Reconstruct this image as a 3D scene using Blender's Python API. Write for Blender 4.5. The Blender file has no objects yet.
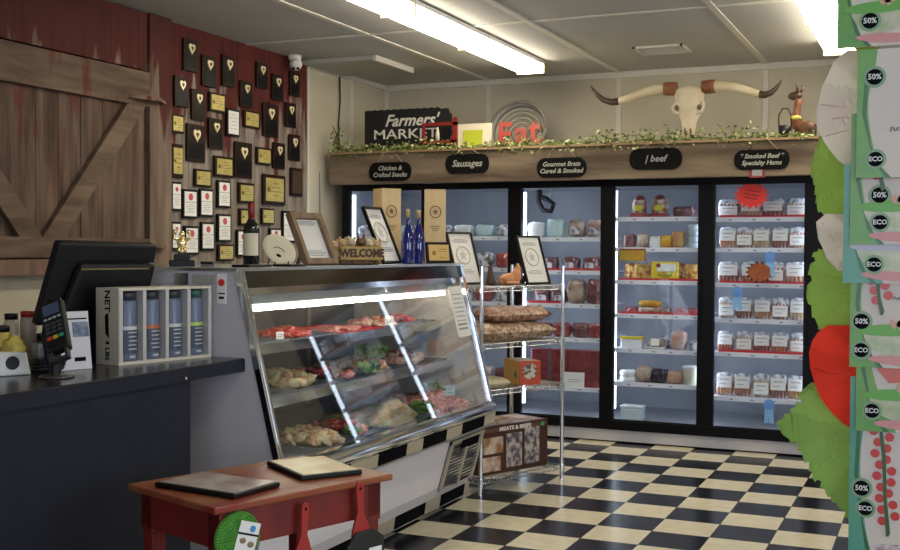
import bpy, math, random
from mathutils import Matrix, Vector, noise as mnoise
R = math.radians
PI = math.pi
SC = bpy.context.scene
COL = SC.collection
rng = random.Random(7)

# ------------------------------------------------------------------ camera
cam_d = bpy.data.cameras.new('camera')
cam = bpy.data.objects.new('camera', cam_d)
COL.objects.link(cam)
SC.camera = cam
cam_d.sensor_width = 36.0
cam_d.lens = 1119.6 * 36.0 / 900.0
cam_d.clip_start = 0.05
_y, _p, _r = .4146, .0227, .0055
_f = Vector((-math.sin(_y) * math.cos(_p), math.cos(_y) * math.cos(_p), -math.sin(_p)))
_rt = Vector((math.cos(_y), math.sin(_y), 0))
_up = _rt.cross(_f)
_rr = _rt * math.cos(_r) + _up * math.sin(_r)
_uu = -_rt * math.sin(_r) + _up * math.cos(_r)
cam.matrix_world = Matrix(((_rr.x, _uu.x, -_f.x, 0), (_rr.y, _uu.y, -_f.y, 0), (_rr.z, _uu.z, -_f.z, 1.5), (0, 0, 0, 1)))

# ------------------------------------------------------------------ world, daylight, exposure
world = bpy.data.worlds.new('world')
SC.world = world
world.use_nodes = True
world.node_tree.nodes['Background'].inputs[0].default_value = (.55, .68, 1, 1)
world.node_tree.nodes['Background'].inputs[1].default_value = .8
SC.view_settings.view_transform = 'Standard'
SC.view_settings.look = 'None'
SC.view_settings.exposure = -0.18
SC.view_settings.gamma = 1.0
SC.view_settings.use_curve_mapping = False

def area(name, loc, direction, sx, sy, power, color):
    l = bpy.data.lights.new(name, 'AREA')
    l.shape = 'RECTANGLE'; l.size = sx; l.size_y = sy; l.energy = power; l.color = color
    o = bpy.data.objects.new(name, l); COL.objects.link(o)
    o.location = loc
    o.rotation_euler = Vector(direction).to_track_quat('-Z', 'Y').to_euler()
    return o
area('daylight_rear', (0.6, -2.42, 1.65), (0, 1, -.05), 3.2, 1.5, 85, (.80, .87, 1))
area('daylight_right', (2.93, 2.6, 1.6), (-1, 0, -.1), 2.2, 1.4, 75, (.72, .82, 1))

# ------------------------------------------------------------------ materials
MATS = {}
def mat(name, col, rough=.6, metal=0., col2=None, scale=20., bump=0., bscale=80., stretch=(1, 1, 1), spec=.5, emit=None, es=0., trans=0., ior=1.45, contrast=(.35, .65), coat=0.):
    if name in MATS: return MATS[name]
    m = bpy.data.materials.new(name); m.use_nodes = True
    n = m.node_tree.nodes; L = m.node_tree.links
    b = n['Principled BSDF']
    b.inputs['Base Color'].default_value = (*col, 1)
    b.inputs['Roughness'].default_value = rough
    b.inputs['Metallic'].default_value = metal
    b.inputs['Specular IOR Level'].default_value = spec
    b.inputs['Coat Weight'].default_value = coat
    if trans: b.inputs['Transmission Weight'].default_value = trans; b.inputs['IOR'].default_value = ior
    if emit: b.inputs['Emission Color'].default_value = (*emit, 1); b.inputs['Emission Strength'].default_value = es
    if col2 or bump:
        tc = n.new('ShaderNodeTexCoord'); mp = n.new('ShaderNodeMapping'); mp.inputs['Scale'].default_value = stretch
        L.new(tc.outputs['Object'], mp.inputs[0])
    if col2:
        t = n.new('ShaderNodeTexNoise'); t.inputs['Scale'].default_value = scale; t.inputs['Detail'].default_value = 5
        L.new(mp.outputs[0], t.inputs['Vector'])
        r = n.new('ShaderNodeValToRGB'); r.color_ramp.elements[0].position = contrast[0]; r.color_ramp.elements[1].position = contrast[1]
        r.color_ramp.elements[0].color = (*col, 1); r.color_ramp.elements[1].color = (*col2, 1)
        L.new(t.outputs['Fac'], r.inputs[0]); L.new(r.outputs[0], b.inputs['Base Color'])
    if bump:
        t2 = n.new('ShaderNodeTexNoise'); t2.inputs['Scale'].default_value = bscale; t2.inputs['Detail'].default_value = 4
        L.new(mp.outputs[0], t2.inputs['Vector'])
        bp = n.new('ShaderNodeBump'); bp.inputs['Strength'].default_value = bump; bp.inputs['Distance'].default_value = .01
        L.new(t2.outputs['Fac'], bp.inputs['Height']); L.new(bp.outputs[0], b.inputs['Normal'])
    MATS[name] = m
    return m

def glass_mat(name, tint=(1, 1, 1), ior=1.5, mult=1.0, rough=.01):
    m = bpy.data.materials.new(name); m.use_nodes = True
    n = m.node_tree.nodes; L = m.node_tree.links
    n.remove(n['Principled BSDF'])
    tr = n.new('ShaderNodeBsdfTransparent'); tr.inputs[0].default_value = (*tint, 1)
    gl = n.new('ShaderNodeBsdfGlossy'); gl.inputs['Roughness'].default_value = rough
    ge = n.new('ShaderNodeNewGeometry'); dt = n.new('ShaderNodeVectorMath'); dt.operation = 'DOT_PRODUCT'
    L.new(ge.outputs['Incoming'], dt.inputs[0]); L.new(ge.outputs['Normal'], dt.inputs[1])
    def mth(op, a, b=None):
        q = n.new('ShaderNodeMath'); q.operation = op; L.new(a, q.inputs[0])
        if b is not None: q.inputs[1].default_value = b
        return q.outputs[0]
    c = mth('ABSOLUTE', dt.outputs['Value'])
    inv = n.new('ShaderNodeMath'); inv.operation = 'SUBTRACT'; inv.inputs[0].default_value = 1; L.new(c, inv.inputs[1])
    pw = mth('POWER', inv.outputs[0], 5)
    f0 = ((ior - 1) / (ior + 1)) ** 2
    mu = n.new('ShaderNodeMath'); mu.operation = 'MULTIPLY_ADD'; mu.use_clamp = True
    mu.inputs[1].default_value = (1 - f0) * mult; mu.inputs[2].default_value = f0 * mult
    mx = n.new('ShaderNodeMixShader')
    L.new(pw, mu.inputs[0]); L.new(mu.outputs[0], mx.inputs[0])
    L.new(tr.outputs[0], mx.inputs[1]); L.new(gl.outputs[0], mx.inputs[2])
    L.new(mx.outputs[0], n['Material Output'].inputs[0])
    return m

def floor_mat():
    m = bpy.data.materials.new('checker_vinyl'); m.use_nodes = True
    n = m.node_tree.nodes; L = m.node_tree.links; b = n['Principled BSDF']
    tc = n.new('ShaderNodeTexCoord')
    mp = n.new('ShaderNodeMapping'); mp.inputs['Location'].default_value = (2.014 + .3048 * 30, -7.4166 + .3048 * 40, .01)
    L.new(tc.outputs['Object'], mp.inputs[0])
    ck = n.new('ShaderNodeTexChecker'); ck.inputs['Scale'].default_value = 1 / .3048
    sep = n.new('ShaderNodeSeparateXYZ'); cmb = n.new('ShaderNodeCombineXYZ'); cmb.inputs[2].default_value = .1
    L.new(mp.outputs[0], sep.inputs[0]); L.new(sep.outputs[0], cmb.inputs[0]); L.new(sep.outputs[1], cmb.inputs[1])
    L.new(cmb.outputs[0], ck.inputs['Vector'])
    ck.inputs[1].default_value = (.78, .71, .52, 1); ck.inputs[2].default_value = (.006, .006, .011, 1)
    nz = n.new('ShaderNodeTexNoise'); nz.inputs['Scale'].default_value = 14; nz.inputs['Detail'].default_value = 6
    L.new(tc.outputs['Object'], nz.inputs['Vector'])
    mx = n.new('ShaderNodeMixRGB'); mx.blend_type = 'MULTIPLY'; mx.inputs[0].default_value = .35
    L.new(ck.outputs[0], mx.inputs[1]); L.new(nz.outputs['Fac'], mx.inputs[2])
    # seams between tiles
    def fr(out):
        d = n.new('ShaderNodeMath'); d.operation = 'DIVIDE'; d.inputs[1].default_value = .3048; L.new(out, d.inputs[0])
        f = n.new('ShaderNodeMath'); f.operation = 'FRACT'; L.new(d.outputs[0], f.inputs[0])
        s = n.new('ShaderNodeMath'); s.operation = 'SUBTRACT'; s.inputs[1].default_value = .5; L.new(f.outputs[0], s.inputs[0])
        a = n.new('ShaderNodeMath'); a.operation = 'ABSOLUTE'; L.new(s.outputs[0], a.inputs[0])
        g = n.new('ShaderNodeMath'); g.operation = 'GREATER_THAN'; g.inputs[1].default_value = .494; L.new(a.outputs[0], g.inputs[0])
        return g
    g1, g2 = fr(sep.outputs[0]), fr(sep.outputs[1])
    mxx = n.new('ShaderNodeMath'); mxx.operation = 'MAXIMUM'; L.new(g1.outputs[0], mxx.inputs[0]); L.new(g2.outputs[0], mxx.inputs[1])
    mm = n.new('ShaderNodeMixRGB'); mm.inputs[2].default_value = (.05, .045, .04, 1)
    L.new(mxx.outputs[0], mm.inputs[0]); L.new(mx.outputs[0], mm.inputs[1]); L.new(mm.outputs[0], b.inputs['Base Color'])
    b.inputs['Roughness'].default_value = .22; b.inputs['Specular IOR Level'].default_value = .25
    return m

def barn_mat(name, top, nm=9, red=(.115, .012, .010), wood=(.30, .24, .18), wood2=(.13, .095, .07), soft=.35, amt=.5, axis='Z'):
    """weathered planks: red paint with a ragged lower edge over bare grey-brown wood"""
    m = bpy.data.materials.new(name); m.use_nodes = True
    n = m.node_tree.nodes; L = m.node_tree.links; b = n['Principled BSDF']
    tc = n.new('ShaderNodeNewGeometry')
    def nz(scale, st, det=6):
        mp = n.new('ShaderNodeMapping'); mp.inputs['Scale'].default_value = st
        L.new(tc.outputs['Position'], mp.inputs[0])
        t = n.new('ShaderNodeTexNoise'); t.inputs['Scale'].default_value = scale; t.inputs['Detail'].default_value = det
        L.new(mp.outputs[0], t.inputs['Vector']); return t
    st = (1, 1, .12) if axis == 'Z' else (1, .12, 1)
    a = nz(16, st, 8)
    ra = n.new('ShaderNodeValToRGB'); ra.color_ramp.elements[0].position = .3; ra.color_ramp.elements[1].position = .68
    ra.color_ramp.elements[0].color = (*wood2, 1); ra.color_ramp.elements[1].color = (*wood, 1)
    L.new(a.outputs['Fac'], ra.inputs[0])
    c = nz(11, (1, 1, .16), 9)
    sep = n.new('ShaderNodeSeparateXYZ'); L.new(tc.outputs['Position'], sep.inputs[0])
    s = n.new('ShaderNodeMath'); s.operation = 'SUBTRACT'; s.inputs[1].default_value = top; L.new(sep.outputs[2], s.inputs[0])
    d = n.new('ShaderNodeMath'); d.operation = 'DIVIDE'; d.inputs[1].default_value = soft; L.new(s.outputs[0], d.inputs[0])
    e = n.new('ShaderNodeMath'); e.operation = 'MULTIPLY_ADD'; e.inputs[1].default_value = nm; e.inputs[2].default_value = -nm / 2 ; L.new(c.outputs['Fac'], e.inputs[0])
    f = n.new('ShaderNodeMath'); f.operation = 'ADD'; L.new(d.outputs[0], f.inputs[0]); L.new(e.outputs[0], f.inputs[1])
    k = n.new('ShaderNodeMath'); k.operation = 'MULTIPLY_ADD'; k.inputs[1].default_value = 1.2; k.inputs[2].default_value = amt; k.use_clamp = True; L.new(f.outputs[0], k.inputs[0])
    rr = n.new('ShaderNodeMixRGB'); rr.inputs[1].default_value = (*red, 1); rr.inputs[2].default_value = (red[0] * 1.9, red[1] * 2, red[2] * 2, 1)
    L.new(a.outputs['Fac'], rr.inputs[0])
    mx = n.new('ShaderNodeMixRGB'); L.new(k.outputs[0], mx.inputs[0]); L.new(ra.outputs[0], mx.inputs[1]); L.new(rr.outputs[0], mx.inputs[2])
    L.new(mx.outputs[0], b.inputs['Base Color'])
    b.inputs['Roughness'].default_value = .8; b.inputs['Specular IOR Level'].default_value = .25
    bp = n.new('ShaderNodeBump'); bp.inputs['Strength'].default_value = .5; bp.inputs['Distance'].default_value = .008
    L.new(a.outputs['Fac'], bp.inputs['Height']); L.new(bp.outputs[0], b.inputs['Normal'])
    return m

WHITEWALL = mat('cream_wall', (.47, .43, .34), .7, col2=(.53, .49, .39), scale=2)
CEIL = mat('ceiling_panel', (.40, .40, .385), .75, col2=(.44, .435, .415), scale=1.5)
BATTEN = mat('batten_paint', (.60, .58, .52), .6)
FLOOR = floor_mat()
CHROME = mat('chrome', (.74, .77, .83), .10, 1.)
STEEL = mat('steel', (.55, .57, .60), .32, 1.)
BLACKM = mat('black_metal', (.003, .003, .005), .35, spec=.2)
BLACKP = mat('black_plastic', (.008, .008, .010), .4, spec=.3)
BLACKSATIN = mat('black_frame', (.005, .005, .005), .45, spec=.25)
WHITEP = mat('white_plastic', (.78, .78, .76), .4)
PAPER = mat('paper', (.80, .79, .76), .7)
CREAMP = mat('cream_paper', (.72, .66, .48), .7)
NAVY = mat('navy_laminate', (.009, .012, .024), .55, col2=(.012, .016, .030), scale=8, spec=.3)
COUNTERTOP = mat('dark_countertop', (.02, .018, .019), .22)
CASEWHITE = mat('case_enamel', (.52, .51, .55), .38)
BEIGE = mat('beige_vinyl', (.42, .37, .28), .4)
CKBLACK = mat('black_vinyl', (.004, .004, .006), .85, spec=.05)
INTERIOR = mat('freezer_liner', (.42, .44, .48), .35, col2=(.34, .36, .41), scale=4, stretch=(1, 1, .2))
RAILWHITE = mat('price_rail', (.80, .82, .88), .4)
REDLINER = mat('red_liner', (.55, .02, .03), .5)
GOLD = mat('brass', (.90, .74, .38), .25, .8)
GOLDPLATE = mat('gold_plate', (.52, .42, .12), .35, .4, col2=(.66, .55, .2), scale=12)
DARKWOOD = mat('plaque_wood', (.012, .005, .003), .4, col2=(.022, .009, .005), scale=20, stretch=(1, 1, .15), spec=.2)
WALNUT = mat('rustic_frame_wood', (.15, .09, .05), .6, col2=(.25, .17, .10), scale=25, stretch=(1, 1, .2), bump=.3)
PALEWOOD = mat('pale_box_wood', (.70, .50, .24), .55, col2=(.78, .58, .31), scale=18, stretch=(1, 1, .1))
BEAMWOOD = mat('beam_wood', (.075, .048, .030), .75, col2=(.22, .165, .11), scale=9, stretch=(.12, 1, 1), bump=.4, bscale=30)
REDPAINT = mat('red_table_paint', (.19, .018, .014), .42, col2=(.08, .010, .009), scale=7, stretch=(1, .4, .4), bump=.15, bscale=30, contrast=(.45, .8))
TABLETOPM = mat('worn_red_top', (.22, .026, .014), .34, col2=(.27, .095, .035), scale=7, stretch=(.25, 1, 1), bump=.3, bscale=40, contrast=(.42, .60))
INK = mat('ink', (.006, .006, .009), .8, spec=.05)
GREYINK = mat('grey_ink', (.30, .30, .32), .6)
REDINK = mat('red_ink', (.55, .08, .12), .6)
CHALK = mat('chalk', (.36, .36, .33), .8)
CHALKBOARD = mat('chalkboard', (.005, .005, .005), .7, spec=.1)
TWINE = mat('twine', (.42, .33, .20), .8)
LAMPW = mat('lamp_diffuser', (.9, .87, .78), .5, emit=(1, .90, .70), es=22.)
LEDW = mat('freezer_led', (.9, .95, 1), .5, emit=(.80, .90, 1), es=6.4)
CASETUBE = mat('case_lamp', (.9, .85, .7), .5, emit=(1, .90, .72), es=24.)
GLASS = glass_mat('door_glass', (.93, .95, .98), 1.45, .7)
CASEGLASS = glass_mat('case_glass', (.95, .97, .98), 1.5, 1.7)
BAGGLASS = glass_mat('clear_film', (.92, .93, .95), 1.45, 2.2, .12)

# ------------------------------------------------------------------ mesh helpers
class MB:
    def __init__(s): s.v = []; s.f = []; s.m = []; s.s = []
    def add(s, vs, fs, m=0, sm=False, T=None):
        o = len(s.v)
        s.v += [tuple((T @ Vector(p)) if T else p) for p in vs]
        s.f += [tuple(i + o for i in f) for f in fs]; s.m += [m] * len(fs); s.s += [sm] * len(fs)
        return s
    def box(s, x0, x1, y0, y1, z0, z1, m=0, T=None):
        vs = [(x, y, z) for x in (x0, x1) for y in (y0, y1) for z in (z0, z1)]
        return s.add(vs, [(0, 1, 3, 2), (4, 6, 7, 5), (0, 4, 5, 1), (2, 3, 7, 6), (0, 2, 6, 4), (1, 5, 7, 3)], m, False, T)
    def cyl(s, p0, p1, r0, r1=None, n=12, m=0, caps=True, sm=True, T=None):
        r1 = r0 if r1 is None else r1
        p0, p1 = Vector(p0), Vector(p1); d = (p1 - p0).normalized()
        a = d.orthogonal().normalized(); b = d.cross(a)
        c = [(math.cos(2 * PI * i / n), math.sin(2 * PI * i / n)) for i in range(n)]
        A = [tuple(p0 + r0 * (a * x + b * y)) for x, y in c]; B = [tuple(p1 + r1 * (a * x + b * y)) for x, y in c]
        s.add(A + B, [(i, (i + 1) % n, n + (i + 1) % n, n + i) for i in range(n)], m, sm, T)
        if caps:
            s.add(A, [tuple(reversed(range(n)))], m, False, T); s.add(B, [tuple(range(n))], m, False, T)
        return s
    def tube(s, pts, r, n=6, m=0, T=None):
        pts = [Vector(p) for p in pts]; rs = r if isinstance(r, (list, tuple)) else [r] * len(pts)
        vs = []; ref = None
        for i, p in enumerate(pts):
            d = (pts[min(i + 1, len(pts) - 1)] - pts[max(i - 1, 0)]).normalized()
            if ref is None: ref = d.orthogonal().normalized()
            a = (ref - d * ref.dot(d)).normalized(); ref = a; b = d.cross(a)
            vs += [tuple(p + rs[i] * (a * math.cos(2 * PI * k / n) + b * math.sin(2 * PI * k / n))) for k in range(n)]
        fs = [(i * n + k, i * n + (k + 1) % n, (i + 1) * n + (k + 1) % n, (i + 1) * n + k) for i in range(len(pts) - 1) for k in range(n)]
        fs += [tuple(reversed(range(n))), tuple(range((len(pts) - 1) * n, len(pts) * n))]
        return s.add(vs, fs, m, True, T)
    def lathe(s, prof, n=20, c=(0, 0, 0), m=0, T=None, sm=True):
        vs = [(c[0] + r * math.cos(2 * PI * k / n), c[1] + r * math.sin(2 * PI * k / n), c[2] + z) for r, z in prof for k in range(n)]
        fs = [(i * n + k, i * n + (k + 1) % n, (i + 1) * n + (k + 1) % n, (i + 1) * n + k) for i in range(len(prof) - 1) for k in range(n)]
        fs += [tuple(reversed(range(n))), tuple(range((len(prof) - 1) * n, len(prof) * n))]
        return s.add(vs, fs, m, sm, T)
    def prism(s, poly, t0, t1, plane='xz', m=0, T=None):
        n = len(poly)
        def P(a, b, t): return {'xz': (a, t, b), 'xy': (a, b, t), 'yz': (t, a, b)}[plane]
        vs = [P(a, b, t0) for a, b in poly] + [P(a, b, t1) for a, b in poly]
        fs = [tuple(range(n)), tuple(reversed(range(n, 2 * n)))] + [(i, n + i, n + (i + 1) % n, (i + 1) % n) for i in range(n)]
        return s.add(vs, fs, m, False, T)
    def ell(s, c, r, nu=12, nv=8, m=0, T=None, rough=0., seed=0, flat=None):
        vs = []
        for j in range(nv + 1):
            ph = PI * j / nv
            for i in range(nu):
                th = 2 * PI * i / nu
                d = Vector((math.sin(ph) * math.cos(th), math.sin(ph) * math.sin(th), math.cos(ph)))
                k = 1 + rough * mnoise.noise(d * 1.9 + Vector((seed * 3.1, seed, 0))) if rough else 1
                z = d.z * r[2] * k
                if flat is not None: z = max(z, -flat)
                vs.append((c[0] + d.x * r[0] * k, c[1] + d.y * r[1] * k, c[2] + z))
        fs = [(j * nu + i, (j + 1) * nu + i, (j + 1) * nu + (i + 1) % nu, j * nu + (i + 1) % nu) for j in range(nv) for i in range(nu)]
        return s.add(vs, fs, m, True, T)
    def pouch(s, w, d, h, m=0, seed=0, wr=.12):
        vs = []; nu, nv = 20, 12
        pw = lambda q, e: math.copysign(abs(q) ** e, q)
        for j in range(nv + 1):
            ph = -PI / 2 + PI * j / nv
            for i in range(nu):
                th = 2 * PI * i / nu
                x = pw(math.cos(ph), .45) * pw(math.cos(th), .5); y = pw(math.cos(ph), .9) * pw(math.sin(th), .8); z = pw(math.sin(ph), .5)
                k = 1 + wr * mnoise.noise(Vector((x * 2.2 + seed * 7.3, y * 2, z * 2.2)))
                vs.append((x * w / 2 * k, y * d * (1 + 2 * wr * mnoise.noise(Vector((x * 4, seed, z * 4)))), h / 2 + z * h / 2 * (k if z > 0 else 1)))
        fs = [(j * nu + i, j * nu + (i + 1) % nu, (j + 1) * nu + (i + 1) % nu, (j + 1) * nu + i) for j in range(nv) for i in range(nu)]
        return s.add(vs, fs, m, True)
    def sheet(s, pts_fn, nu, nv, m=0, T=None):
        vs = [pts_fn(i / nu, j / nv) for j in range(nv + 1) for i in range(nu + 1)]
        fs = [(j * (nu + 1) + i, j * (nu + 1) + i + 1, (j + 1) * (nu + 1) + i + 1, (j + 1) * (nu + 1) + i) for j in range(nv) for i in range(nu)]
        return s.add(vs, fs, m, True, T)

def obj(name, mb, mats, parent=None, loc=(0, 0, 0), rot=(0, 0, 0), bevel=0., world=False, solid=0., sub=0):
    me = bpy.data.meshes.new(name)
    v = mb.v
    if world and parent is not None:
        q = parent.location; v = [(a - q[0], b - q[1], c - q[2]) for a, b, c in v]
    me.from_pydata(v, [], mb.f)
    mats = mats if isinstance(mats, (list, tuple)) else [mats]
    for x in mats: me.materials.append(x)
    me.polygons.foreach_set('material_index', mb.m); me.polygons.foreach_set('use_smooth', mb.s)
    me.validate(); me.update()
    o = bpy.data.objects.new(name, me); COL.objects.link(o)
    if parent: o.parent = parent
    o.location = loc; o.rotation_euler = rot
    if sub: md = o.modifiers.new('s', 'SUBSURF'); md.levels = sub; md.render_levels = sub
    if solid: md = o.modifiers.new('t', 'SOLIDIFY'); md.thickness = solid
    if bevel: md = o.modifiers.new('b', 'BEVEL'); md.width = bevel; md.segments = 2; md.limit_method = 'ANGLE'
    return o
def tag(o, label=None, cat=None, group=None, kind=None):
    if label: o['label'] = label
    if cat: o['category'] = cat
    if group: o['group'] = group
    if kind: o['kind'] = kind
    return o
def thing(name, label, cat, loc=(0, 0, 0), rz=0., group=None):
    o = bpy.data.objects.new(name, None); COL.objects.link(o)
    o.location = loc; o.rotation_euler = (0, 0, rz); o.empty_display_size = .05
    return tag(o, label, cat, group)
def struct(name, mb, m, **k):
    return tag(obj(name, mb, m, **k), kind='structure')
_tc = {}
def text(s, size, m, parent, loc, rot=(PI / 2, 0, 0), name='lettering', ext=.0008, sx=1., shear=0., align='CENTER', bold=0.):
    key = (s, size, ext, sx, shear, align, bold, m.name)
    if key not in _tc:
        cu = bpy.data.curves.new('t', 'FONT'); cu.body = s; cu.size = size; cu.extrude = ext; cu.align_x = align; cu.align_y = 'CENTER'
        cu.resolution_u = 2; cu.shear = shear; cu.offset = bold
        t = bpy.data.objects.new('t', cu); COL.objects.link(t)
        me = bpy.data.meshes.new_from_object(t.evaluated_get(bpy.context.evaluated_depsgraph_get()))
        bpy.data.objects.remove(t); me.materials.clear(); me.materials.append(m)
        if sx != 1: me.transform(Matrix.Diagonal((sx, 1, 1, 1)))
        _tc[key] = me
    o = bpy.data.objects.new(name, _tc[key]); COL.objects.link(o); o.parent = parent; o.location = loc; o.rotation_euler = rot
    return o
def copy_tree(o, parent=None):
    c = o.copy(); COL.objects.link(c)
    if parent: c.parent = parent
    for ch in [q for q in bpy.data.objects if q.parent == o]: copy_tree(ch, c)
    return c
ORD = ['first', 'second', 'third', 'fourth', 'fifth', 'sixth', 'seventh', 'eighth', 'ninth', 'tenth']
def TR(loc=(0, 0, 0), rx=0, ry=0, rz=0):
    return Matrix.Translation(loc) @ Matrix.Rotation(rz, 4, 'Z') @ Matrix.Rotation(ry, 4, 'Y') @ Matrix.Rotation(rx, 4, 'X')

# ================================================================== room shell
XL, XR, YB, YR, ZC = -4.88, 3.0, 9.54, -2.5, 3.05
struct('floor', MB().box(XL - .1, XR + .1, YR - .1, YB + .1, -.08, 0), FLOOR)
struct('ceiling', MB().box(XL - .1, XR + .1, YR - .1, YB + .1, ZC, ZC + .1), CEIL)
struct('wall_back', MB().box(XL - .1, XR + .1, YB, YB + .1, 0, ZC), WHITEWALL)
struct('wall_left', MB().box(XL - .1, XL, YR, YB, 0, ZC), WHITEWALL)
def wall_hole(x0, x1, z0, z1, hx0, hx1, hz0, hz1, t0, t1, plane):
    mb = MB()
    for a0, a1, b0, b1 in ((x0, hx0, z0, z1), (hx1, x1, z0, z1), (hx0, hx1, z0, hz0), (hx0, hx1, hz1, z1)):
        if plane == 'x': mb.box(t0, t1, a0, a1, b0, b1)
        else: mb.box(a0, a1, t0, t1, b0, b1)
    return mb
struct('wall_rear', wall_hole(XL, XR, 0, ZC, -1.0, 2.2, .9, 2.4, YR - .1, YR, 'y'), WHITEWALL)
struct('wall_right', wall_hole(YR, YB, 0, ZC, 1.5, 3.7, .9, 2.3, XR, XR + .1, 'x'), WHITEWALL)
w = struct('window_1', MB().box(-1.0, 2.2, YR - .06, YR - .04, .9, 2.4), GLASS)
mb = MB()
for x in (-1.0, .05, 1.11, 2.16): mb.box(x, x + .04, YR - .09, YR, .9, 2.4)
for z in (.9, 2.36): mb.box(-1.0, 2.2, YR - .09, YR, z, z + .04)
obj('window_frame', mb, BATTEN, w)
w = struct('window_2', MB().box(XR + .04, XR + .06, 1.5, 3.7, .9, 2.3), GLASS)
mb = MB()
for y in (1.5, 2.58, 3.66): mb.box(XR, XR + .09, y, y + .04, .9, 2.3)
for z in (.9, 2.26): mb.box(XR, XR + .09, 1.5, 3.7, z, z + .04)
obj('window_frame', mb, BATTEN, w)
# ceiling battens along the room and across it
k = 1
for x in (-3.82, -2.60, -1.36, -.12, 1.1, 2.32):
    struct('trim_%d' % k, MB().box(x - .022, x + .022, YR, YB, ZC - .008, ZC), BATTEN); k += 1
for y in (-.1, 2.33, 4.76, 7.19):
    struct('trim_%d' % k, MB().box(XL, XR, y - .02, y + .02, ZC - .006, ZC), BATTEN); k += 1
mb = MB().box(XL, XR, YB - .03, YB, ZC - .05, ZC).box(XL, XL + .025, 8.07, YB, ZC - .04, ZC)
struct('trim_%d' % k, mb, BATTEN); k += 1
for x in (-3.82, -2.60, -1.36, -.12):
    struct('trim_%d' % k, MB().box(x - .022, x + .022, YB - .012, YB, 2.3, ZC - .05), BATTEN); k += 1
struct('trim_%d' % k, MB().box(XL, XL + .012, 8.84, 8.88, 2.3, ZC), BATTEN); k += 1
struct('trim_%d' % k, MB().box(XL, XL + .03, YB - .03, YB, 0, ZC), BATTEN); k += 1
struct('trim_%d' % k, MB().box(XL, XL + .03, 8.065, 8.095, 0, ZC), BATTEN); k += 1
# red and grey barn boards on the left wall
BARN1 = barn_mat('barn_boards', 2.42, red=(.065, .012, .010), wood=(.31, .265, .22), wood2=(.14, .11, .09), amt=.40, soft=.25)
mb = MB(); y = 3.0
rb = random.Random(3)
while y < 8.05:
    wd = min(.17 + rb.random() * .06, 8.06 - y)
    if wd < .03: break
    mb.box(XL, XL + .022 + rb.random() * .004, y + .002, y + wd - .002, 1.2 if y > 6.1 else 1.34, ZC - .002); y += wd
struct('trim_%d' % k, mb, BARN1); k += 1
BARNP = barn_mat('post_boards', 2.55, red=(.055, .014, .011), wood=(.24, .18, .13), wood2=(.10, .065, .05), amt=.4, soft=.25)
struct('trim_%d' % k, MB().box(XL + .027, XL + .08, 5.98, 6.21, 1.2, ZC - .002), BARNP, bevel=.004); k += 1
struct('baseboard_left', MB().box(XL, XL + .015, 6.35, 8.0, 0, .1), BATTEN)

# ================================================================== barn door (sliding) on left wall
BARND = barn_mat('door_boards', 2.50, nm=6, red=(.08, .026, .019), wood=(.165, .112, .080), wood2=(.06, .034, .025), amt=.30, soft=.8)
BARNR = barn_mat('door_rails', 3.2, nm=6, red=(.08, .022, .017), wood=(.19, .133, .092), wood2=(.08, .05, .035), amt=.5, soft=.8, axis='Y')
BARNU = barn_mat('door_upper', 2.60, red=(.055, .013, .010), wood=(.26, .15, .11), amt=.75, soft=.12)
bd = thing('barn_door', 'weathered grey and red plank barn door with diagonal braces on left wall', 'door', (XL + .03, 4.3, 1.34))
mb = MB(); y = 2.62
while y < 5.95:
    wd = min(.15 + rb.random() * .05, 5.955 - y)
    if wd < .02: break
    mb.box(XL + .03, XL + .055 + rb.random() * .004, y + .002, y + wd - .002, 1.36, 2.66); y += wd
obj('planks', mb, BARND, bd, world=True)
mb = MB(); y = 2.62
while y < 5.95:
    wd = min(.22 + rb.random() * .06, 5.955 - y)
    if wd < .02: break
    mb.box(XL + .03, XL + .078, y + .001, y + wd - .001, 2.665, ZC - .01); y += wd
obj('upper_boards', mb, BARNU, bd, world=True)
obj('rail', MB().box(XL + .06, XL + .10, 2.62, 5.955, 2.425, 2.65), BARNR, bd, world=True, bevel=.004)
obj('rail', MB().box(XL + .06, XL + .10, 2.62, 5.955, 1.44, 1.56), BARNR, bd, world=True, bevel=.004)
def brace(ya, za, yb, zb, w_):
    d = Vector((yb - ya, zb - za)).normalized(); nn = Vector((-d.y, d.x)) * w_ / 2
    return [(ya + nn.x, za + nn.y), (yb + nn.x, zb + nn.y), (yb - nn.x, zb - nn.y), (ya - nn.x, za - nn.y)]
obj('brace', MB().prism([(5.92, 2.425), (5.74, 2.425), (5.0, 1.56), (5.18, 1.56)], XL + .062, XL + .098, 'yz'), BARNR, bd, world=True, bevel=.003)
obj('brace', MB().prism([(4.08, 2.425), (4.26, 2.425), (5.0, 1.56), (4.82, 1.56)], XL + .062, XL + .098, 'yz'), BARNR, bd, world=True, bevel=.003)
# bottom ledge and the wedge ends over the post
obj('ledge', MB().box(XL + .03, XL + .09, 2.62, 5.955, 1.34, 1.43), BARNU, bd, world=True)
for z in (2.46, 1.50):
    obj('rail_end', MB().prism([(XL + .101, 5.72), (XL + .101, 6.12), (XL + .19, 5.95)], z, z + .02, 'xy'), BARNU, bd, world=True)

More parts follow.
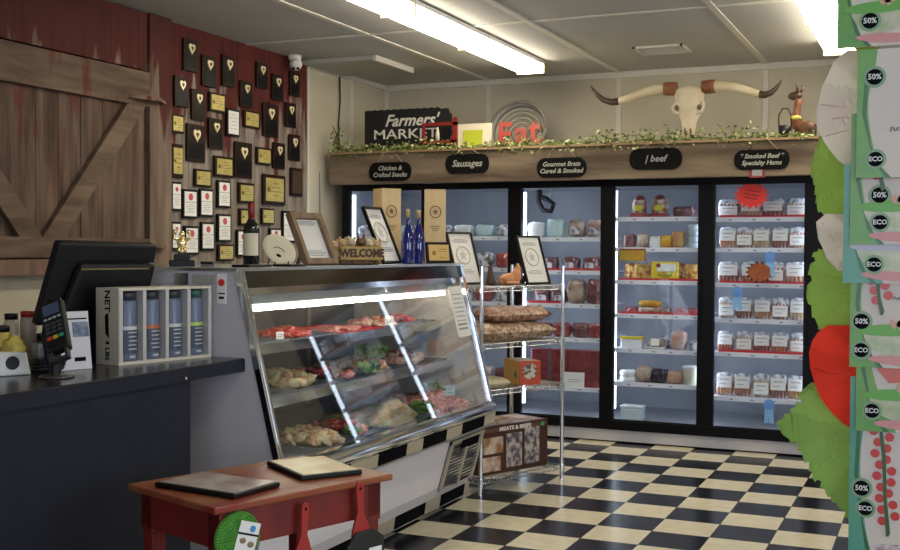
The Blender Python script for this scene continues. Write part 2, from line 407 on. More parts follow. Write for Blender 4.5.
# ================================================================== ceiling lamps
def lamp(x, y, label):
    t = thing('ceiling_light', label, 'light', (x, y, ZC - .008), 0, 'fluorescent ceiling lights')
    obj('housing', MB().box(-.115, .115, -.61, .61, -.03, 0), WHITEP, t)
    mb = MB().prism([(-.115, -.03), (-.10, -.085), (-.06, -.095), (.06, -.095), (.10, -.085), (.115, -.03)], -.598, .598, 'xz')
    obj('diffuser', mb, LAMPW, t)
    for s in (-1, 1):
        obj('end_cap', MB().box(-.118, .118, min(s * .598, s * .61), max(s * .598, s * .61), -.1, -.0), mat('end_cap_cream', (.75, .66, .42), .5), t)
for i, y in enumerate((8.09, 6.87, 5.65)):
    lamp(-3.115, y, ['lit fluorescent ceiling light nearest the back wall in the left row', 'lit fluorescent ceiling light in the middle of the left row', 'lit fluorescent ceiling light cut by the top edge of the photo in the left row'][i])
for i, y in enumerate((8.09, 6.87)):
    lamp(-.71, y, ['lit fluorescent ceiling light at the right, end nearest the back wall', 'lit fluorescent ceiling light at the right, cut by the top edge of the photo'][i])
for x, y in ((-.71, 3.2), (1.7, 5.6), (1.7, 1.5)):
    lamp(x, y, 'fluorescent ceiling light out of the picture above the shop floor')

t = thing('ceiling_hatch', 'shallow off-white panel box fixed to the ceiling near the left wall', 'hatch', (-4.52, 8.31, ZC))
obj('panel', MB().box(-.33, .33, -.34, .34, -.035, 0), CEIL, t, bevel=.004)
obj('edge_strip', MB().box(.33, .36, -.35, .35, -.045, 0), BATTEN, t)
t = thing('ceiling_vent', 'small white ceiling air vent with dark slots above the skull', 'vent', (-1.995, 8.56, ZC))
mb = MB()
for a in (-.19, .17): mb.box(a, a + .02, -.17, .17, -.015, 0)
for a in (-.17, .15): mb.box(-.19, .19, a, a + .02, -.015, 0)
obj('frame', mb, BATTEN, t)
obj('backing', MB().box(-.17, .17, -.15, .15, -.004, 0), BLACKM, t)
mb = MB()
for i in range(9): mb.box(-.17, .17, -.14 + i * .033, -.128 + i * .033, -.013, -.004)
obj('slats', mb, BATTEN, t)
# security camera
t = thing('security_camera', 'white dome security camera with two dark lenses under the ceiling', 'camera', (-4.78, 7.75, ZC))
obj('base', MB().lathe([(.052, 0), (.055, -.012), (.05, -.035), (.03, -.045)], 20), WHITEP, t)
T = TR((.02, -.02, -.075), rx=R(35), rz=R(30))
obj('eyeball', MB().ell((0, 0, 0), (.05, .05, .05), 20, 14, T=T), WHITEP, t)
mb = MB()
for s in (-1, 1): mb.cyl((s * .018, -.04, -.012), (s * .018, -.052, -.012), .012, n=14, T=T)
obj('lens', mb, BLACKP, t)
# conduit cable on the left wall corner
mb = MB().tube([(XL + .02, 8.62, 3.04), (XL + .02, 8.63, 2.8), (XL + .022, 8.60, 2.6), (XL + .02, 8.61, 2.40)], .007)
tag(obj('cable', mb, BLACKP), 'thin black cable running down the white wall left of the sign', 'cable')
t = thing('wall_switch', 'pale switch with cord on white wall behind the leaning rustic frame', 'switch', (XL, 8.3, 1.55))
obj('plate', MB().box(0, .02, -.04, .04, -.09, .09), mat('aged_switch', (.30, .29, .26), .6), t, bevel=.004)
obj('cord', MB().tube([(.01, 0, .09), (.012, .005, .3), (.01, 0, .6)], .006), GREYINK, t)

# ================================================================== wall plaques (y, z, w, h)
PLX = XL + .03
def finish_place(o, y, z): o.location = (PLX, y, z)
def plaque_heart(y, z, w, h, label):
    t = thing('award_plaque', label, 'plaque', (PLX, y, z), PI / 2, 'dark wood award plaques')
    obj('board', MB().box(-w / 2, w / 2, -.018, 0, -h / 2, h / 2), DARKWOOD, t, bevel=.004)
    obj('backplate', MB().box(-w * .38, w * .38, -.0205, -.018, -h * .42, h * .0), BLACKM, t)
    e = .034 * h / .21
    pts = []
    for i in range(20):
        a = 2 * PI * i / 20
        pts.append((e * .95 * 16 * math.sin(a) ** 3 / 16, e * 1.15 * (13 * math.cos(a) - 5 * math.cos(2 * a) - 2 * math.cos(3 * a) - math.cos(4 * a)) / 16 + h * .22))
    obj('medallion', MB().prism(pts, -.028, -.018, 'xz'), GOLDBRIGHT, t, bevel=.002)
    pts2 = [(a * .42, (b - h * .22) * .42 + h * .22) for a, b in pts]
    obj('inlay', MB().prism(pts2, -.030, -.028, 'xz'), REDINK2, t)
    return t
GOLDBRIGHT = mat('bright_gold', (.92, .80, .50), .3, .2)
REDINK2 = mat('inlay_brown', (.16, .05, .02), .5)
Hs = [(6.467, 2.848, .166, .223), (6.682, 2.769, .17, .222), (6.923, 2.805, .158, .228), (6.363, 2.582, .156, .211), (6.555, 2.513, .158, .215), (6.761, 2.33, .167, .22), (6.526, 2.241, .208, .264), (7.364, 2.838, .151, .199), (7.585, 2.774, .151, .206), (7.84, 2.836, .145, .198), (7.151, 2.665, .161, .197), (7.486, 2.504, .211, .258), (7.781, 2.578, .151, .197), (7.838, 2.32, .164, .213), (7.112, 2.165, .224, .268), (7.607, 2.236, .17, .206)]
Hlab = ['top left of the board wall, highest of all plaques', 'second from the left in the upper row', 'third from the left in the upper row', 'leftmost, beside the wooden post', 'below and between the first two of the upper row', 'directly under the landscape gold plaque', 'large one with gold heart, left side, above the white certificates', 'upper row, right of centre', 'upper row, next to last on the right', 'upper right corner under the camera', 'centre of the wall, just above the small gold plaque', 'large one right of centre with wide dark board', 'right edge, second one down', 'right edge, third one down', 'large one in the middle, above two small gold plaques', 'right side, above the big gold plaque']
for q, l in zip(Hs, Hlab): plaque_heart(*q, 'dark gold-heart plaque, ' + l)
def plaque_gold(y, z, w, h, label):
    t = thing('award_plaque', label, 'plaque', (PLX, y, z), PI / 2, 'gold plated award plaques')
    obj('board', MB().box(-w / 2, w / 2, -.018, 0, -h / 2, h / 2), DARKWOOD, t, bevel=.004)
    obj('gold_sheet', MB().box(-w * .40, w * .40, -.021, -.018, -h * .38, h * .38), GOLDPLATE, t)
    mb = MB()
    for i in range(4):
        zz = h * (.2 - .13 * i); ww = w * (.12 + .08 * ((i * 7) % 3))
        mb.box(-ww + w * .05, ww + w * .05, -.022, -.021, zz - h * .012, zz + h * .012)
    mb.cyl((-w * .28, -.021, 0), (-w * .28, -.0225, 0), min(w, h) * .09, n=14)
    obj('engraving', mb, mat('engraving', (.16, .11, .03), .5), t)
Gs = [(6.781, 2.557, .194, .14), (6.318, 2.356, .133, .13), (6.317, 2.1, .121, .234), (7.222, 2.482, .21, .132), (6.608, 1.999, .197, .125), (6.863, 2.097, .236, .152), (7.391, 2.216, .207, .133), (7.153, 1.919, .206, .154), (7.538, 1.963, .32, .238), (7.153, 1.738, .186, .127), (7.448, 1.751, .181, .129), (6.888, 1.469, .201, .122)]
Glab = ['landscape one near the top between heart plaques', 'small one against the wooden post', 'tall one against the wooden post', 'small one right of the white framed notice', 'small one just above the white certificates', 'landscape one above the third white certificate', 'small one between two heart plaques, right half', 'small one left of the largest gold plaque', 'largest gold plaque on the wall', 'small one behind the neck of the wine bottle', 'small one just right of the wine bottle', 'lowest one, under the white certificates']
for q, l in zip(Gs, Glab): plaque_gold(*q, 'gold plaque on wood, ' + l)
t = thing('award_plaque', 'plain dark brown portrait plaque right of the largest gold plaque', 'plaque', (PLX, 7.869, 2.043), PI / 2)
obj('board', MB().box(-.09, .09, -.018, 0, -.115, .115), DARKWOOD, t, bevel=.004)
obj('nameplate', MB().box(-.07, .07, -.021, -.018, -.09, .09), mat('bronze_sheet', (.10, .06, .035), .4, .5), t)
def cert(y, z, w, h, label, seal=True):
    t = thing('framed_certificate', label, 'certificate', (PLX, y, z), PI / 2, 'white certificates on the board wall')
    obj('frame', MB().box(-w / 2, w / 2, -.018, 0, -h / 2, h / 2), BLACKSATIN, t, bevel=.003)
    obj('sheet', MB().box(-w * .40, w * .40, -.0205, -.018, -h * .42, h * .42), PAPER, t)
    mb = MB()
    if seal:
        mb.cyl((0, -.0205, h * .24), (0, -.022, h * .24), w * .15, n=16)
        obj('seal', mb, REDINK, t)
    mb = MB().box(-w * .4, w * .4, -.022, -.0205, h * .045, h * .065) if seal else MB()
    for i in range(5):
        zz = h * (-.03 - .065 * i) if seal else h * (.3 - .13 * i); ww = w * (.18 + .06 * ((i * 5) % 3))
        mb.box(-ww, ww, -.0215, -.0205, zz - h * .008, zz + h * .008)
    obj('print', mb, GREYINK, t)
Ws = [(6.303, 1.856, .106, .202), (6.457, 1.81, .168, .203), (6.647, 1.824, .159, .2), (6.862, 1.897, .162, .202), (6.301, 1.584, .103, .195), (6.474, 1.555, .164, .202), (6.663, 1.586, .159, .205), (6.866, 1.649, .169, .206), (7.1, 1.54, .145, .204), (7.556, 1.575, .168, .171), (7.751, 1.675, .188, .258)]
Wlab = ['upper row, leftmost against the post', 'upper row, second from the post', 'upper row, third from the post', 'upper row, fourth from the post and highest', 'lower row, behind the small trophy', 'lower row, just right of the trophy', 'lower row, third from the post', 'lower row, fourth from the post', 'left of the wine bottle, half hidden by it', 'behind the cream plate, right of the wine bottle', 'behind the left edge of the leaning rustic frame']
for q, l in zip(Ws, Wlab): cert(*q, 'red-sealed white certificate, ' + l)
cert(6.977, 2.432, .16, .201, 'white framed notice without seal among the heart plaques', False)

# ================================================================== freezer
FX0, FX1, FY, FYB = -4.79, -.02, 8.49, 9.50
BAYS = [(-4.70, -4.0), (-3.965, -3.225), (-3.12, -2.45), (-2.35, -1.69), (-1.575, -.92), (-.80, -.15)]
SH = {0: [1.6, 1.34, 1.06, .79, .39], 1: [1.6, 1.34, 1.06, .79, .39], 2: [1.592, 1.326, 1.059, .787, .39], 3: [1.751, 1.513, 1.257, .993, .720, .455], 4: [1.744, 1.514, 1.248, .978, .723, .385], 5: [1.744, 1.514, 1.248, .978, .723, .385]}
fz = thing('display_freezer', 'long walk-in display freezer with black framed glass doors along back wall', 'freezer', (-2.4, 9.0, 0))
mb = MB().box(FX0, FX1, FYB - .04, FYB, .1, 2.06).box(FX0, FX0 + .05, FY + .06, FYB - .04, .1, 2.06).box(FX1 - .05, FX1, FY + .06, FYB - .04, .1, 2.06)
mb.box(FX0 + .05, FX1 - .05, FY + .06, FYB - .04, 2.02, 2.06).box(FX0 + .05, FX1 - .05, FY + .06, FYB - .04, .1, .16)
obj('liner', mb, INTERIOR, fz, world=True)
obj('kick_base', MB().box(FX0, FX1, FY + .02, FYB, .012, .1), CASEWHITE, fz, world=True)
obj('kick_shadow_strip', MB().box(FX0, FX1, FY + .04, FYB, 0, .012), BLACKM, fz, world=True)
obj('top_box', MB().box(-4.79, FX1, 8.40, FYB, 2.06, 2.295), mat('top_box_white', (.5, .48, .42), .6), fz, world=True)
# outer frame: head, sill, mullions
mb = MB().box(FX0 + .03, FX1, FY, FY + .08, 2.005, 2.06).box(FX0 + .03, FX1, FY, FY + .08, .1, .175)
edges = [FX0 + .03] + [v for b_ in BAYS for v in b_] + [FX1]
for i in range(0, len(edges), 2): mb.box(edges[i], edges[i + 1], FY + .002, FY + .078, .175, 2.005)
obj('frame', mb, BLACKM, fz, world=True, bevel=.004)
for i, (a, b_) in enumerate(BAYS):
    d = obj('glass_door', MB().box(a + .004, b_ - .004, FY + .02, FY + .026, .18, 2.0), GLASS, fz, world=True)
    mb = MB()
    for x0, x1, z0, z1 in ((a, a + .006, .175, 2.005), (b_ - .006, b_, .175, 2.005), (a + .006, b_ - .006, .175, .183), (a + .006, b_ - .006, 1.997, 2.005)):
        mb.box(x0, x1, FY + .008, FY + .034, z0, z1)
    f_ = obj('door_rim', mb, BLACKM, d); f_.location = (-fz.location[0], -fz.location[1], 0)
    h_ = obj('door_handle', MB().tube([(b_ + .012, FY - .005, .8), (b_ + .012, FY - .03, .84), (b_ + .012, FY - .03, 1.26), (b_ + .012, FY - .005, 1.3)], .008), BLACKM, d)
    h_.location = (-fz.location[0], -fz.location[1], 0)
    # lamps behind the left mullion
    obj('lamp_tube', MB().cyl((b_ + .05, FY + .145, .25), (b_ + .05, FY + .145, 1.97), .042, n=14), LEDW, fz, world=True)
    if i in (0, 2): obj('lamp_tube', MB().cyl((a - .010, FY + .12, .25), (a - .010, FY + .12, 1.97), .019, n=10), LEDW, fz, world=True)
    for z in SH[i]:
        s = obj('shelf', MB().box(a - .03, b_ + .03, FY + .13, FY + .72, z + .0, z + .008), WIREWHITE if False else RAILWHITE, fz, world=True)
        r_ = obj('price_rail', MB().box(a - .03, b_ + .03, FY + .118, FY + .13, z - .022, z + .012), RAILWHITE, s); r_.location = (-fz.location[0], -fz.location[1], 0)
        mb = MB()
        for j in range(4):
            xx = a + .08 + j * .17 + rng.random() * .05
            mb.box(xx, xx + .025, FY + .1165, FY + .118, z - .012, z - .002)
        r_ = obj('price_tag', mb, GREYINK, s); r_.location = (-fz.location[0], -fz.location[1], 0)

# --- freezer goods
SAUS = [mat('sausage_a', (.36, .12, .05), .4), mat('sausage_b', (.46, .20, .08), .4), mat('sausage_c', (.26, .09, .06), .4), mat('sausage_d', (.5, .34, .2), .4)]
RAWRED = mat('raw_red', (.22, .02, .022), .3, col2=(.36, .07, .06), scale=18, bump=.9, bscale=30, coat=.8)
DARKRED = mat('dark_red_meat', (.05, .010, .012), .3, col2=(.22, .06, .07), scale=20, bump=.9, bscale=30, coat=.8)
TAN = mat('tan_meat', (.52, .42, .34), .35, col2=(.20, .10, .06), scale=15, bump=.9, bscale=30, coat=.8)
YELP = mat('yellow_pack', (.62, .42, .04), .4, col2=(.55, .25, .03), scale=12)
FOAM = mat('white_foam', (.78, .80, .82), .5)
FILMW = mat('frosty_film', (.16, .16, .19), .22, col2=(.70, .72, .78), scale=22, contrast=(.4, .6), bump=.9, bscale=30, coat=.8)
REDP = mat('red_pack', (.20, .010, .018), .35, col2=(.34, .05, .06), scale=10, bump=.9, bscale=30, coat=.8)
MINT = mat('mint_film', (.50, .68, .68), .3)
def pack(t, w, h, kind, v=0):
    """vacuum pouch standing up: contents, film and paper label; front faces -y"""
    nsa = 5
    mb = MB()
    for i in range(nsa):
        x = -w / 2 + w * (i + .5) / nsa
        mb.ell((x, 0, h * .42), (w / nsa * .52, .017, h * .41), 8, 8)
    obj('contents', mb, SAUS[v % 4], t)
    obj('film', MB().pouch(w * 1.08, .012, h * 1.06, seed=rng.randint(0, 50)), FILMW, t).location = (0, .006, 0)
    z1 = h * (.90 if kind == 'hi' else .68); z0 = h * (.38 if kind == 'hi' else .16)
    l = obj('paper_label', MB().box(-w * .45, w * .45, -.022, -.0175, z0, z1), PAPER, t)
    obj('print', MB().box(-w * .3, w * .3, -.0225, -.022, z0 + (z1 - z0) * .68, z0 + (z1 - z0) * .76).box(-w * .3, w * .1, -.0225, -.022, z0 + (z1 - z0) * .3, z0 + (z1 - z0) * .36), GREYINK, l)
def tray(t, w, h, m):
    obj('foam_tray', MB().lathe([(w * .55, 0), (w * .7, .02)], 4, T=TR(rz=PI / 4)), FOAM, t)
    mb = MB()
    for i in range(3): mb.ell((w * (-.28 + .28 * i), 0, .03), (w * .2, w * .34, h * .5), 10, 6, rough=.5, seed=i + rng.randint(0, 9))
    obj('meat', mb, m, t)
    obj('paper_label', MB().box(-w * .2, w * .2, -w * .42, -w * .415, .012, h * .85, T=TR(rx=R(-18))), PAPER, t)
def bag(t, w, h, m, d=.05, lab=None):
    obj('bag', MB().pouch(w, d, h, seed=rng.randint(0, 50), wr=.22), m, t)
    if lab: obj('paper_label', MB().box(-w * .28, w * .28, -d - .004, -d, h * .2, h * .6), lab, t)
BN = ['first', 'second', 'third', 'fourth', 'fifth', 'sixth']
SN = ['top', 'second', 'third', 'fourth', 'fifth', 'sixth']
def put(bay, s, x, kind, label, cat, group=None, **k):
    z = (SH[bay][s] if s >= 0 else .16) + (.0085 if s >= 0 else .0005)
    t = thing(k.get('name', 'food_pack'), label, cat, (x, FY + .19 + k.get('dy', 0), z + k.get('dz', 0)), R(rng.uniform(-1, 1) * (1 if kind == 'x' else 6 if kind == 'pack' else 12)) + k.get('rz', 0), group)
    if kind == 'pack': pack(t, k['w'], k['h'], k.get('st', 'lo'), k.get('v', 0))
    elif kind == 'tray': tray(t, k['w'], k['h'], k['m'])
    elif kind == 'bag': bag(t, k['w'], k['h'], k['m'], k.get('d', .05), k.get('lab'))
    return t
# right-hand doors: sausage packs
for bay, dn in ((4, 'the starburst freezer door'), (5, 'the far right freezer door')):
    a, b_ = BAYS[bay]
    for s in range(6):
        n = [4, 5, 4, 5, 5, 5][s]
        h = [.135, .15, .155, .155, .15, .17][s]
        for i in range(n):
            w_ = (b_ - a) / n * .92
            x = a + (b_ - a) * (i + .5) / n + rng.uniform(-.008, .008)
            st = ('hi' if (i + s * 2) % 3 else 'lo')
            put(bay, s, x, 'pack', 'clear sausage pack, %s from left, %s shelf, behind %s' % (ORD[i], SN[s], dn), 'sausage pack', 'sausage packs behind the right-hand doors', name='sausage_pack', w=w_, h=h, st=st, v=(i * 3 + s) % 4)
def liner(bay, s, x0, x1, label):
    z = SH[bay][s] + .0085
    tag(obj('tray_liner', MB().box(-(x1 - x0) / 2, (x1 - x0) / 2, -.03, .02, 0, .018), REDLINER, None, ((x0 + x1) / 2, FY + .166, z)), label, 'liner', 'red shelf liners')
for bay_, dn_ in ((4, 'the fifth door'), (5, 'the far right door')):
    for s_ in (0, 2, 4): liner(bay_, s_, BAYS[bay_][0] + .02, BAYS[bay_][1] - .02, 'red liner strip on the %s shelf of %s' % (SN[s_], dn_))
# door 4 (round packages)
a, b_ = BAYS[3]
for i, x in enumerate((-2.19, -2.03)):
    t = put(3, 0, x, 'x', 'red-capped wrapped ham with yellow label, %s, fourth door top shelf' % ('left one' if i == 0 else 'right one'), 'ham', 'red capped hams', name='wrapped_ham', rz=0)
    obj('ham', MB().ell((0, 0, .085), (.062 + .008 * i, .05, .085), 16, 12, flat=.085), mat('ham_net', (.32, .13, .09), .3, col2=(.66, .55, .50), scale=26, contrast=(.42, .6)), t)
    obj('cap', MB().ell((0, 0, .135), (.046, .04, .045), 14, 8), REDP, t)
    obj('round_label', MB().ell((0, -.052, .075), (.04, .008, .026), 14, 8), mat('yellow_label', (.62, .60, .06), .4), t)
    obj('base_band', MB().box(-.07, .07, -.045, .05, 0, .035), REDP, t, bevel=.01)
put(3, 0, -1.84, 'bag', 'dark red low meat pack at right on the top shelf of the fourth door', 'meat pack', name='meat_pack', w=.17, h=.085, m=DARKRED)
put(3, 1, -2.06, 'bag', 'small white bag on the second shelf of the fourth door', 'bag', name='food_bag', w=.09, h=.09, m=FOAM)
put(3, 1, -1.97, 'bag', 'yellow and brown snack bag, front left of the pile on the second shelf', 'bag', name='food_bag', w=.10, h=.10, m=YELP)
put(3, 1, -1.88, 'bag', 'brown orange bag leaning right on the second shelf of the fourth door', 'bag', name='food_bag', w=.10, h=.13, m=mat('orange_brown', (.42, .20, .06), .4, col2=(.5, .35, .15), scale=15))
for x_, m_, l_ in ((-2.28, DARKRED, 'dark red bag at the left end of the second shelf'), (-2.17, TAN, 'brown bag left of the small white bag')):
    put(3, 1, x_, 'bag', l_ + ', fourth door', 'bag', name='food_bag', w=.10, h=.11, m=m_, dy=.05)
for i in range(4):
    tag(obj('plastic_tub', MB().lathe([(.045, 0), (.055, .035), (.058, .045)], 16), mat('clear_tub', (.60, .68, .74), .2), None, (-1.755, FY + .19, SH[3][1] + .0085 + i * .0455)), 'clear pale plastic tub in the stack at right of second shelf, ' + ['lowest', 'second lowest', 'second highest', 'topmost'][i], 'tub', 'stacked clear tubs')
t = thing('shelf_sign', 'yellow and orange sign hung below the second shelf at left of the fourth door', 'sign', (-2.225, FY + .11, 1.42))
obj('card', MB().box(-.105, .105, -.002, .002, 0, .095), YELP, t); obj('border', MB().box(-.105, .105, -.0035, -.002, .083, .095).box(.097, .105, -.0035, -.002, 0, .083), REDP, t)
liner(3, 2, -2.34, -1.70, 'red liner strip on the third shelf of the fourth door')
for x_, l_ in ((-2.28, 'leftmost bag'), (-2.09, 'bag behind the yellow pack at left'), (-1.87, 'bag behind the yellow pack at right')):
    put(3, 2, x_, 'bag', 'red brown patterned ' + l_ + ', third shelf, fourth door', 'bag', name='food_bag', w=.13, h=.135, m=mat('patterned_bag', (.30, .06, .03), .3, col2=(.62, .42, .10), scale=22, contrast=(.45, .55), bump=.6, bscale=30), dy=.16)
for i, (x, m_) in enumerate(((-2.17, TAN), (-1.78, TAN))):
    put(3, 2, x, 'bag', 'brown and gold meat bag, %s of the bright yellow pack on the third shelf' % ('left' if i == 0 else 'right'), 'bag', name='food_bag', w=.15, h=.13, m=mat('gold_brown', (.34, .13, .04), .3, col2=(.64, .44, .10), scale=24, contrast=(.42, .58), bump=.6, bscale=30), dz=.018 * 0, dy=.07)
t = put(3, 2, -1.975, 'x', 'bright yellow pack with white window on the third shelf of the fourth door', 'pack', name='bacon_pack')
obj('pack', MB().box(-.105, .105, -.05, -.035, .018, .15), mat('pure_yellow', (.70, .56, .02), .4), t, bevel=.006)
obj('window', MB().box(-.06, .085, -.054, -.05, .075, .135), FOAM, t); obj('round_mark', MB().ell((-.05, -.053, .12), (.02, .005, .018), 12, 6), REDP, t)
obj('picture', MB().ell((.0, -.053, .05), (.06, .004, .022), 14, 6), mat('green_orange', (.55, .25, .03), .4, col2=(.2, .4, .03), scale=40, contrast=(.45, .55)), t)
put(3, 3, -2.10, 'bag', 'flat yellow brown pack on the fourth shelf of the fourth door, lower of two', 'pack', name='meat_pack', w=.19, h=.06, m=TAN)
put(3, 3, -2.10, 'bag', 'flat yellow brown pack on the fourth shelf of the fourth door, upper of two', 'pack', name='meat_pack', w=.17, h=.05, m=YELP, dz=.058)
liner(3, 3, -2.34, -1.70, 'red liner strip on the fourth shelf of the fourth door')
for i in range(5):
    put(3, 3, -2.27 + i * .125, 'bag', 'low red brown meat pack, %s from the left beside the flat yellow packs' % ORD[i], 'meat pack', 'low red packs on the fourth shelf', name='meat_pack', w=.11, h=.05, m=[RAWRED, REDP, TAN, RAWRED, REDP][i], dy=.13)
t = put(3, 4, -2.24, 'x', 'white tray with yellow rim at left on the fifth shelf of the fourth door', 'tray', name='food_tray')
obj('tray', MB().box(-.085, .085, -.05, .05, 0, .085), FOAM, t, bevel=.01); obj('rim', MB().box(-.088, .088, -.053, .053, .075, .09), mat('pure_yellow', (.7, .5, .02), .4), t)
put(3, 4, -2.05, 'tray', 'pale pink mince tray in the middle of the fifth shelf, fourth door', 'meat tray', name='meat_tray', w=.16, h=.08, m=TAN)
put(3, 4, -1.97, 'bag', 'crinkled frosty bag behind the mince tray, fifth shelf, fourth door', 'bag', name='food_bag', w=.14, h=.10, m=FILMW, dy=.14)
put(3, 4, -1.87, 'bag', 'upright brown meat bag on the fifth shelf, right of the mince tray', 'bag', name='food_bag', w=.12, h=.15, m=mat('pinkbrown', (.45, .25, .18), .3, col2=(.6, .5, .48), scale=14))
put(3, 4, -1.75, 'bag', 'small pale bag at the right end of the fifth shelf, fourth door', 'bag', name='food_bag', w=.08, h=.08, m=FILMW)
for i in range(2):
    tag(obj('lidded_dish', MB().lathe([(.062, 0), (.07, .012), (.07, .035), (.055, .045)], 18), FOAM, None, (-2.27, FY + .2, SH[3][5] + .0085 + i * .0455)), 'round white lidded dish, %s of two at left on the lowest shelf' % ('lower', 'upper')[i], 'dish', 'stacked white dishes')
put(3, 5, -2.14, 'bag', 'tan meat bag right of the white dishes on the lowest shelf', 'bag', name='food_bag', w=.13, h=.13, m=TAN)
put(3, 5, -2.02, 'bag', 'near black meat bag in the middle of the lowest shelf, fourth door', 'bag', name='food_bag', w=.14, h=.11, m=mat('black_meat', (.02, .018, .03), .25, col2=(.12, .10, .13), scale=25, contrast=(.5, .8)))
put(3, 5, -1.895, 'bag', 'pinkish tan meat bag left of the cream tub', 'bag', name='food_bag', w=.13, h=.10, m=mat('tan2', (.5, .33, .22), .35, col2=(.38, .2, .14), scale=18))
t = put(3, 5, -1.77, 'x', 'cream plastic tub with wide rim at right on the lowest shelf of the fourth door', 'tub', name='plastic_tub')
obj('tub', MB().lathe([(.052, 0), (.066, .12), (.066, .13)], 20), mat('cream_tub', (.72, .72, .58), .35), t); obj('lid', MB().lathe([(.072, .125), (.074, .14), (.06, .146)], 20), FOAM, t)
t = put(3, -1, -2.23, 'x', 'white lidded tub standing on the freezer floor behind the fourth door', 'tub', name='plastic_tub')
obj('tub', MB().box(-.085, .085, -.06, .06, 0, .10), mat('ice_tub', (.60, .70, .74), .3), t, bevel=.012); obj('lid', MB().box(-.09, .09, -.065, .065, .1, .115), FOAM, t, bevel=.004)
# door 3
t = put(2, 0, -3.05, 'bag', 'bright white pouch at left on the top shelf behind the third door', 'pouch', name='food_bag', w=.13, h=.13, m=FOAM)
put(2, 0, -2.88, 'bag', 'mint white pouch second on the top shelf behind the third door', 'pouch', name='food_bag', w=.15, h=.15, m=MINT)
put(2, 0, -2.70, 'bag', 'brown meat pouch third on the top shelf behind the third door', 'pouch', name='food_bag', w=.14, h=.14, m=TAN, lab=FILMW)
put(2, 0, -2.54, 'bag', 'brown meat pouch at the right end of the top shelf behind the third door', 'pouch', name='food_bag', w=.15, h=.14, m=mat('pouchbrown', (.34, .17, .10), .35, col2=(.5, .42, .38), scale=15), lab=FILMW)
t = thing('hanging_hose', 'dark cable loop hanging at upper left inside the third freezer door', 'cable', (-3.0, FY + .3, 1.8))
mb = MB().tube([(-.06, 0, .2), (-.07, 0, .1), (-.03, 0, .03), (.04, 0, .02), (.06, 0, .08), (.0, 0, .12), (-.05, 0, .14)], .022)
obj('loop', mb, BLACKP, t)
obj('hook', MB().tube([(.03, 0, .215), (.03, 0, .12)], .006), STEEL, t)
for s, xs, zt in ((1, (-2.95, -2.77, -2.60), 'second'), (2, (-3.02, -2.87), 'third')):
    liner(2, s, -3.1, -2.46 if s == 1 else -2.8, 'red liner strip on the %s shelf of the third door' % zt)
    for i, x in enumerate(xs):
        put(2, s, x, 'bag', 'dark meat pack with pale label, %s from left on the %s shelf, third door' % (ORD[i], zt), 'meat pack', 'dark meat packs behind the third door', name='meat_pack', w=.14, h=.11, m=DARKRED, lab=FILMW, dz=0, dy=.08)
for i, x in enumerate((-2.70, -2.54)):
    put(2, 2, x, 'bag', 'large near-black meat bag, %s one at right of the third shelf, third door' % ('left', 'right')[i], 'meat bag', name='meat_bag', w=.15, h=.20, m=[TAN, DARKRED][i])
for i, x in enumerate((-2.98, -2.82, -2.66, -2.52)):
    put(2, 3, x, 'bag', 'dark red meat bag, %s from left on the fourth shelf, third door' % ORD[i], 'meat bag', 'dark red bags on the fourth shelf', name='meat_bag', w=.15, h=.12, m=[DARKRED, RAWRED][i % 2])
for i, x in enumerate((-3.0, -2.83, -2.68, -2.54)):
    t = put(2, 4, x, 'x', 'tall bright red box of meat, %s from left on the lowest shelf, third door' % ORD[i], 'box', 'tall red boxes', name='meat_box', rz=0)
    obj('box', MB().box(-.07, .07, -.05, .06, 0, .30), REDP, t, bevel=.006)
    mb = MB()
    for j in range(9): mb.box(-.062 + j * .015, -.058 + j * .015, -.0515, -.05, .03, .28)
    obj('stripes', mb, DARKRED, t)
t = thing('price_card', 'white card leaning on the red boxes behind the third door', 'card', (-2.70, FY + .126, SH[2][4] + .0095), R(2))
obj('card', MB().box(-.085, .085, -.002, .002, 0, .12, T=TR(rx=R(-4))), PAPER, t); obj('print', MB().box(-.05, .05, -.004, -.003, .06, .064).box(-.04, .04, -.004, -.003, .045, .049), GREYINK, t)
# doors 1-2
for bay in (0, 1):
    a, b_ = BAYS[bay]; dn = ('first', 'second')[bay]
    for s in range(5):
        n = 4
        for i in range(n):
            x = a + (b_ - a) * (i + .5) / n
            m_ = [FILMW, TAN, DARKRED, FILMW, RAWRED][(i + s) % 5] if s else [FILMW, FOAM, MINT, FILMW][i]
            put(bay, s, x, 'bag', 'frosty meat bag, %s from left on the %s shelf behind the %s door' % (ORD[i], SN[s], dn), 'bag', 'frosty bags behind the left doors', name='meat_bag', w=.16, h=.10 if s == 0 else .13, m=m_, d=.06)
# things stuck on the doors
def star(n, r0, r1, ph=0): return [((r0 if i % 2 else r1) * math.cos(ph + PI * i / n), (r0 if i % 2 else r1) * math.sin(ph + PI * i / n)) for i in range(2 * n)]
DY = FY + .017
t = thing('starburst_sign', 'bright red paper starburst stuck on the fifth freezer door', 'sign', (-1.305, DY, 1.915))
obj('burst', MB().prism([(x * 1.0, z * .8) for x, z in star(15, .095, .135)], -.004, 0, 'xz'), mat('burst_red', (.75, .035, .025), .5), t)
mb = MB()
for i, ww in enumerate((.05, .06, .045)): mb.box(-ww, ww, -.005, -.004, .03 - i * .028, .036 - i * .028, T=TR(ry=R(12)))
obj('print', mb, mat('darkred_ink', (.2, .01, .01), .6), t)
t = thing('starburst_sign', 'brown orange scalloped badge with dark teeth on the fifth freezer door', 'sign', (-1.24, DY, 1.345))
obj('teeth', MB().prism([(x, z * .8) for x, z in star(14, .08, .105)], -.003, 0, 'xz'), BLACKP, t)
